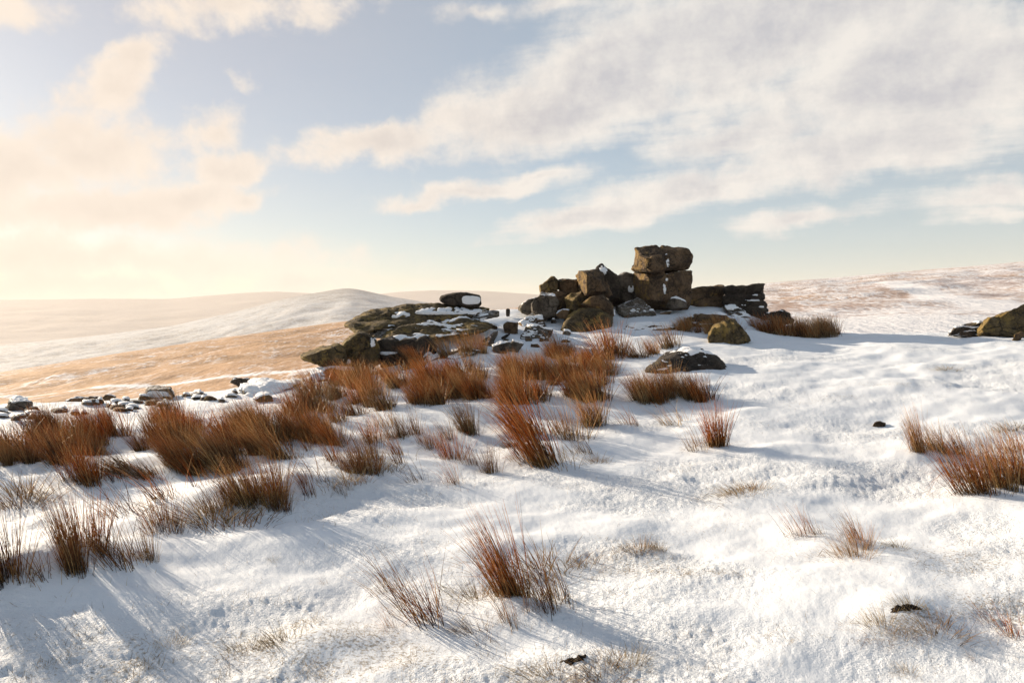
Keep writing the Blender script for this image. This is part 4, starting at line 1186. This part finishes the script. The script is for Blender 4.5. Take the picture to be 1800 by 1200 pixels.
# each prominent tuft of the photo: base px, base py, height in px, kind, label, width factor, dark
T = [
    # the pair of big clumps standing out of the smooth snow
    (905, 1045, 165, 'windswept', 'thick russet rush clump swept over by the wind, largest on the open snow in front', 0.75, 0),
    (960, 1052, 140, 'sparse', 'thin upright rush stems standing just east of the thick windswept clump', 1.0, 0),
    (905, 1090, 85, 'sparse', 'short thin rush stems in front of the thick windswept clump', 0.9, 0),
    (975, 1080, 120, 'sparse', 'dark fanned rush stems at the outer edge of the thick windswept clump', 0.8, 1),
    (765, 1082, 125, 'sparse', 'arching thin rush clump beside the thick windswept clump, fringed with tan grass', 1.1, 0),
    (735, 1075, 120, 'wispy', 'long wispy rush stems bending far over the snow beside the arching clump', 1.2, 0),
    (690, 1105, 60, 'wispy', 'few broken stems in the snow in front of the arching rush clump', 0.8, 0),
    (690, 1040, 75, 'wispy', 'faint pale stems behind the arching rush clump', 1.3, 0),
    (840, 1100, 40, 'low', 'small tan grass tuft at the foot of the thick windswept clump', 1.0, 0),
    (830, 1055, 40, 'low', 'curved tan grass tuft between the two big open-snow clumps', 1.3, 0),
    (935, 1005, 50, 'low', 'tan grass fringe behind the thick windswept clump', 1.8, 0),
    # the western row along the smooth bank
    (12, 1015, 150, 'dense', 'tall dense rush clump cut by the picture edge above the smooth bank', 0.8, 1),
    (78, 1025, 100, 'wispy', 'slanting thin rush stems between the edge clump and the tall dark column of rushes', 1.0, 1),
    (132, 1000, 155, 'dense', 'tall dark column of rushes in the row above the smooth bank', 0.62, 1),
    (160, 965, 120, 'medium', 'russet rush clump leaning on the tall dark column', 0.8, 0),
    (185, 985, 95, 'sparse', 'thin straight stems right behind the drift lip, beside the tall dark column', 0.9, 1),
    (225, 990, 110, 'sparse', 'fan of dark rush stems opening towards the smooth bank', 1.1, 1),
    (258, 985, 85, 'medium', 'stiff dark rush fan at the end of the smooth bank', 0.7, 1),
    (285, 930, 85, 'medium', 'reddish rush clump behind the stiff dark fan', 1.0, 0),
    (345, 908, 42, 'low', 'low mat of golden grass on the drift lip', 2.2, 0),
    (360, 915, 45, 'low', 'second golden grass mat spilling from the drift lip', 1.8, 0),
    (398, 895, 80, 'medium', 'dark rush clump at the end of the golden grass mats', 0.8, 1),
    (445, 880, 95, 'dense', 'bushy russet rush clump at the upper corner of the smooth bank', 1.0, 0),
    (475, 885, 105, 'dense', 'bushiest russet rush clump crowning the upper corner of the smooth bank', 0.95, 0),
    (500, 900, 60, 'medium', 'short dark rushes hanging over the upper corner of the smooth bank', 0.7, 1),
    (420, 870, 70, 'sparse', 'sparse stems behind the bushiest russet clump', 1.1, 1),
    (300, 870, 75, 'sparse', 'scattered stems on lit snow above the golden grass mats', 1.6, 0),
    (225, 905, 85, 'wispy', 'scattered slanting stems on lit snow above the tall dark column', 1.4, 1),
    (25, 872, 45, 'low', 'windblown low grass at the picture edge on the lit drift', 2.0, 0),
    (90, 868, 50, 'wispy', 'flattened stems beside the windblown low grass at the picture edge', 1.4, 0),
    (25, 890, 30, 'low', 'tan grass tuft under the windblown low grass', 1.6, 0),
    (160, 850, 85, 'dense', 'orange rush clump standing forward of the dark western belt', 1.0, 0),
    (140, 845, 70, 'medium', 'smaller orange rushes pressed against the forward orange clump', 1.0, 0),
    (215, 832, 50, 'windswept', 'wind-flattened dark rushes trailing from the forward orange clump', 1.8, 1),
    (260, 838, 45, 'windswept', 'matted dark rushes lying along the sunlit drift', 1.8, 1),
    (205, 850, 60, 'sparse', 'thin stems in front of the wind-flattened dark rushes', 1.2, 1),
    # thin stems in the drifts below the rush belt
    (545, 875, 65, 'sparse', 'thin stems on the snow east of the bushiest russet clump', 1.0, 1),
    (605, 868, 45, 'sparse', 'short brittle stems under the curved drift', 0.8, 1),
    (560, 850, 75, 'wispy', 'wispy stems leaning over the snow below the curved drift', 1.2, 1),
    (655, 808, 80, 'medium', 'dark pointed rush clump on the crest of the curved drift', 0.7, 1),
    (640, 820, 30, 'low', 'low grass skirt of the dark pointed clump on the curved drift', 1.6, 0),
    (600, 845, 25, 'low', 'low grass along the foot of the curved drift', 1.5, 0),
    (700, 800, 50, 'sparse', 'thin rush stems next to the curved drift', 1.2, 0),
    (740, 845, 60, 'wispy', 'slanting thin stems rising from a grassy foot in mid snow', 1.0, 1),
    (755, 785, 50, 'medium', 'small slanted rush clump on the snow below the belt', 1.0, 0),
    (805, 852, 62, 'sparse', 'reddish sparse rush clump in mid snow', 0.9, 0),
    (825, 815, 55, 'sparse', 'reddish stems behind the reddish sparse clump in mid snow', 0.9, 0),
    (860, 830, 65, 'medium', 'stubby olive-based rush clump in mid snow beside the reddish sparse ones', 0.7, 1),
    (905, 785, 28, 'low', 'small rust grass tuft nestled on the drift by the great central clump', 1.0, 0),
    (825, 760, 70, 'dense', 'orange rush clump at the lower edge of the central belt', 0.9, 0),
    (965, 815, 150, 'windswept', 'great central rush clump sweeping down the slope in front of the belt', 0.85, 0),
    (930, 760, 90, 'windswept', 'orange rushes merging into the great central clump from above', 1.2, 0),
    (1000, 770, 85, 'medium', 'rushes on the uphill side of the great central clump', 1.0, 0),
    (1040, 745, 70, 'dense', 'rush clump at the east end above the great central clump', 1.1, 0),
    (1020, 795, 45, 'sparse', 'dark thin stems beside the great central clump', 1.6, 1),
    (1040, 812, 22, 'low', 'small grey grass tuft beside the dark thin stems', 1.2, 0),
    # east of the belt
    (1255, 782, 92, 'dense', 'upright orange rush clump standing farthest forward beneath the dark hump', 0.75, 0),
    (1225, 790, 55, 'sparse', 'loose stems beside the upright orange clump under the dark hump', 1.0, 0),
    (1230, 705, 52, 'dense', 'small upright rush clump at the east edge of the dark hump', 0.8, 0),
    (1185, 745, 45, 'sparse', 'sparse stems on snow under the rushes of the dark hump', 1.6, 0),
    (1105, 745, 40, 'sparse', 'thin stems on the snow lane below the dark hump', 1.4, 0),
    (1070, 632, 82, 'belt', 'tall orange rush clump bending over the snow lane at the foot of the tor', 0.9, 0),
    (1090, 622, 50, 'belt', 'low shoulder of rushes beside the tall bending clump at the foot of the tor', 0.9, 0),
    (978, 620, 46, 'belt', 'small orange rush clump on snow under the frosted rubble', 0.9, 0),
    (1005, 618, 28, 'belt', 'little rush wisp beside the small orange clump under the rubble', 0.9, 0),
    (1125, 628, 38, 'belt', 'short rush row on snow under the thin curved slab', 1.2, 0),
    (1150, 622, 40, 'belt', 'middle of the short rush row under the thin curved slab', 1.0, 0),
    (1178, 612, 52, 'belt', 'tallest of the short rush row under the thin curved slab', 0.9, 0),
    (790, 628, 46, 'dense', 'green-footed rush tuft on the western ledge', 0.9, 0),
    (820, 624, 50, 'dense', 'orange rush tuft growing on the slabs of the western ledge', 1.0, 0),
    (845, 620, 42, 'dense', 'rush tuft beside the grey wedge stone on the western ledge', 0.9, 0),
    # the eastern clumps
    (1615, 792, 85, 'windswept', 'straw-lit rush clump bending west on the eastern snow', 0.55, 0),
    (1640, 790, 60, 'medium', 'rush clump sheltering behind the straw-lit bending clump', 1.0, 0),
    (1660, 792, 52, 'sparse', 'stems linking the straw-lit clump with the bushy eastern rushes', 1.0, 0),
    (1725, 865, 120, 'windswept', 'bushy golden-footed rush clump leading the eastern group', 0.75, 0),
    (1705, 845, 85, 'medium', 'russet rushes behind the golden-footed eastern clump', 0.9, 0),
    (1770, 858, 115, 'dense', 'dense dark-footed rush clump at the eastern picture edge', 0.65, 0),
    (1805, 850, 110, 'dense', 'rush clump cut off by the eastern picture edge', 0.9, 0),
    (1745, 850, 70, 'sparse', 'thin stems filling the gap between the two bushy eastern clumps', 1.0, 0),
    (1690, 800, 60, 'medium', 'upright rushes topping the eastern group', 1.0, 0),
    (1785, 790, 60, 'sparse', 'sparse upright stems above the dark-footed eastern clump', 1.2, 0),
    (1775, 752, 24, 'low', 'low rust heather cushion above the eastern rushes', 1.6, 0),
    (1412, 938, 65, 'sparse', 'sparse straight rush clump in the eastern foreground snow', 1.1, 0),
    (1445, 938, 40, 'wispy', 'few stems trailing from the sparse straight clump', 1.0, 0),
    (1520, 950, 72, 'sparse', 'curved rush stems rising from a golden grass cushion', 1.0, 0),
    (1495, 978, 50, 'low', 'golden grass cushion at the foot of the curved rush stems', 0.9, 0),
    (1515, 960, 60, 'medium', 'stubby orange rushes tucked among the curved rush stems', 0.7, 0),
    (1572, 962, 20, 'low', 'small tan grass tuft east of the golden grass cushion', 1.3, 0),
    (1295, 868, 26, 'low', 'low twiggy heather sprig alone on the snow', 2.0, 0),
    (1320, 860, 22, 'low', 'small heather sprig beside the low twiggy one', 1.6, 0),
    (1030, 985, 28, 'low', 'tan grass tuft alone east of the thick windswept clump', 1.2, 0),
    (1115, 968, 30, 'low', 'double-crested tan grass tuft on open snow', 1.1, 0),
    (1150, 965, 22, 'low', 'small tan grass tuft joined to the double-crested one', 1.0, 0),
    (1545, 1098, 40, 'low', 'straw grass on the western shoulder of the peat hummock', 1.0, 0),
    (1635, 1095, 45, 'low', 'straw grass on the eastern shoulder of the peat hummock', 1.0, 0),
    (1590, 1064, 26, 'low', 'grass crest over the bare peat of the eastern hummock', 1.3, 0),
    (1585, 1112, 22, 'low', 'thin straw grass at the front of the peat hummock', 1.8, 0),
    (1750, 1095, 55, 'wispy', 'wispy red stems at the eastern picture edge in front', 1.3, 0),
    (1775, 1110, 75, 'sparse', 'sparse red-brown stems near the eastern picture corner', 1.0, 0),
    (1715, 1160, 32, 'wispy', 'little red sprig lowest in the eastern corner', 0.9, 0),
    (1590, 1180, 22, 'low', 'small tan tuft near the bottom edge under the peat hummock', 1.2, 0),
    (1050, 1170, 40, 'low', 'grey straw grass on the crest of the bottom hummock', 1.3, 0),
    (965, 1190, 35, 'low', 'pale grass on the western end of the bottom hummock', 1.6, 0),
    (1095, 1165, 32, 'low', 'flattened straw grass on the eastern end of the bottom hummock', 1.3, 0),
    (495, 1132, 38, 'low', 'rusty grass tuft with upright blades at the bottom of the smooth bank', 1.2, 0),
    (425, 1140, 26, 'low', 'rusty grass tuft west of the one with upright blades', 1.6, 0),
    (380, 1155, 22, 'low', 'dark low grass along the bottom of the smooth bank', 2.2, 0),
    (295, 1132, 20, 'low', 'small rusty sprig at the bottom of the smooth bank', 1.3, 0),
    (1660, 648, 12, 'low', 'tiny grassy knob breaking the snow under the eastern rise', 1.6, 0),
    (575, 1025, 24, 'wispy', 'tiny dark twig sticking out of the lit snow', 0.9, 1),
    (480, 985, 14, 'low', 'tiny dark twig on the smooth bank', 0.8, 0),
]
for (px, py, h, kind, label, wide, dark) in T:
    low = kind == 'low'
    tuft(px, py, h, kind, label, wide, bool(dark), name='grass_tuft' if low else 'rush_tuft', cat='grass tuft' if low else 'rush tuft')


def inside(p, poly):
    x, y = p
    r = False
    for (x0, y0), (x1, y1) in zip(poly, poly[1:] + poly[:1]):
        if (y0 > y) != (y1 > y) and x < (x1 - x0) * (y - y0) / (y1 - y0) + x0:
            r = not r
    return r


BELTS = [   # base area in the photo, count, height in metres, kinds, share of dark ones, label, group
    ([(500, 742), (560, 690), (620, 668), (760, 662), (765, 712), (660, 728), (560, 735)], 30, (0.30, 0.55), ['belt'], 0.15,
     'russet rush tuft in the dense belt under the western ledge', 'rushes in the belt under the western ledge'),
    ([(755, 672), (900, 655), (925, 712), (840, 722), (765, 715)], 26, (0.33, 0.60), ['belt', 'dense'], 0.1,
     'orange rush tuft in the dense belt below the ledge slabs', 'rushes in the belt below the ledge slabs'),
    ([(910, 660), (1000, 650), (1075, 658), (1080, 695), (990, 712), (920, 715)], 24, (0.33, 0.60), ['belt'], 0.1,
     'orange rush tuft in the tall belt facing the snow lane below the tor', 'rushes in the belt facing the snow lane'),
    ([(-30, 775), (90, 760), (250, 742), (400, 728), (470, 748), (400, 775), (250, 802), (120, 815), (-30, 840)], 44, (0.28, 0.51), ['belt', 'dense'], 0.5,
     'brown rush tuft in the dark belt that crosses the western snow', 'rushes in the dark western belt'),
    ([(255, 825), (330, 805), (430, 785), (520, 800), (470, 830), (350, 838)], 17, (0.32, 0.46), ['windswept'], 0.6,
     'wind-combed dark rush tuft behind the sunlit drift', 'wind-combed rushes behind the sunlit drift'),
    ([(380, 770), (500, 745), (620, 750), (610, 785), (480, 805)], 24, (0.36, 0.50), ['windswept', 'medium'], 0.3,
     'reddish leaning rush tuft in the thinning middle of the rushes', 'leaning rushes in the thinning middle'),
    ([(1335, 586), (1345, 580), (1465, 580), (1478, 590), (1440, 596)], 20, (0.48, 0.66), ['belt'], 0.3,
     'rush tuft in the straw-topped row beyond the dark end block', 'rushes in the row beyond the end block'),
    ([(1195, 585), (1210, 574), (1330, 574), (1340, 586), (1260, 588)], 15, (0.34, 0.45), ['belt'], 0.1,
     'low red-orange rush tuft under the wall of the tor', 'red-orange rushes under the tor wall'),
    ([(1115, 700), (1140, 686), (1215, 680), (1240, 698), (1160, 712)], 10, (0.40, 0.52), ['belt', 'dense'], 0.1,
     'orange rush tuft growing against the dark hump', 'rushes against the dark hump'),
    ([(560, 668), (640, 655), (700, 645), (765, 640), (775, 660), (600, 690)], 11, (0.36, 0.52), ['belt'], 0.2,
     'russet rush tuft growing against the foot of the western ledge', 'rushes against the foot of the western ledge'),
    ([(930, 625), (960, 612), (1010, 618), (1060, 640), (1085, 655), (1000, 655), (930, 650)], 12, (0.30, 0.48), ['belt'], 0.05,
     'bright orange rush tuft on the slope just below the rubble of the tor', 'bright rushes on the slope below the rubble'),
    ([(790, 655), (840, 642), (925, 640), (930, 660), (800, 668)], 7, (0.34, 0.48), ['belt'], 0.1,
     'orange rush tuft at the back of the belt, in front of the flat grey slab', 'rushes in front of the flat grey slab'),
    ([(480, 790), (600, 735), (720, 735), (900, 745), (890, 800), (720, 835), (540, 860)], 20, (0.24, 0.42), ['sparse', 'medium', 'sparse'], 0.35,
     'small thin rush tuft scattered on the drifted snow below the belts', 'thin rushes scattered below the belts'),
]
rb = random.Random(21)
for (poly, count, (h0, h1), kinds, dark, label, group) in BELTS:
    xs, ys = [p[0] for p in poly], [p[1] for p in poly]
    done = 0
    while done < count:
        p = (rb.uniform(min(xs), max(xs)), rb.uniform(min(ys), max(ys)))
        if not inside(p, poly):
            continue
        d = hit(*p)[1]
        tuft(p[0], p[1], rb.uniform(h0, h1) * F / d, rb.choice(kinds), label, rb.uniform(0.75, 1.2), rb.random() < dark, group)
        done += 1


def build_grass():
    """Short dead grass poking through the crust, thick on the hummocks and thin over the open snow."""
    rs = np.random.RandomState(8)
    n = 330000
    a = np.radians(rs.uniform(-42, 42, n))
    r = np.exp(rs.uniform(math.log(2.3), math.log(20), n))
    x, y = r * np.sin(a), r * np.cos(a)
    k = lump_mask(x, y)
    clump = sstep(fbm2(x * 5, y * 6, 3, 91), 0.05, 0.6)
    prob = (0.11 * k + 0.9 * bare_mask(x, y) * (0.25 + k)) * clump + 0.004
    keep = rs.uniform(0, 1, n) < np.clip(prob, 0, 1)
    x, y = x[keep], y[keep]
    if len(x) > 80000:
        x, y = x[:80000], y[:80000]
    z = ground(x, y) + lumps(x, y)[0]
    me = stems_mesh('moor_grass', len(x), 0, 0.060, 0.5, 0.8, 1.0, 0.0013, 77, segs=1, low=0.2, bases=np.stack([x, y, z + 0.02], 1))
    tag(link('moor_grass', me, M_GRASS), kind='stuff')


build_grass()
build_haze()
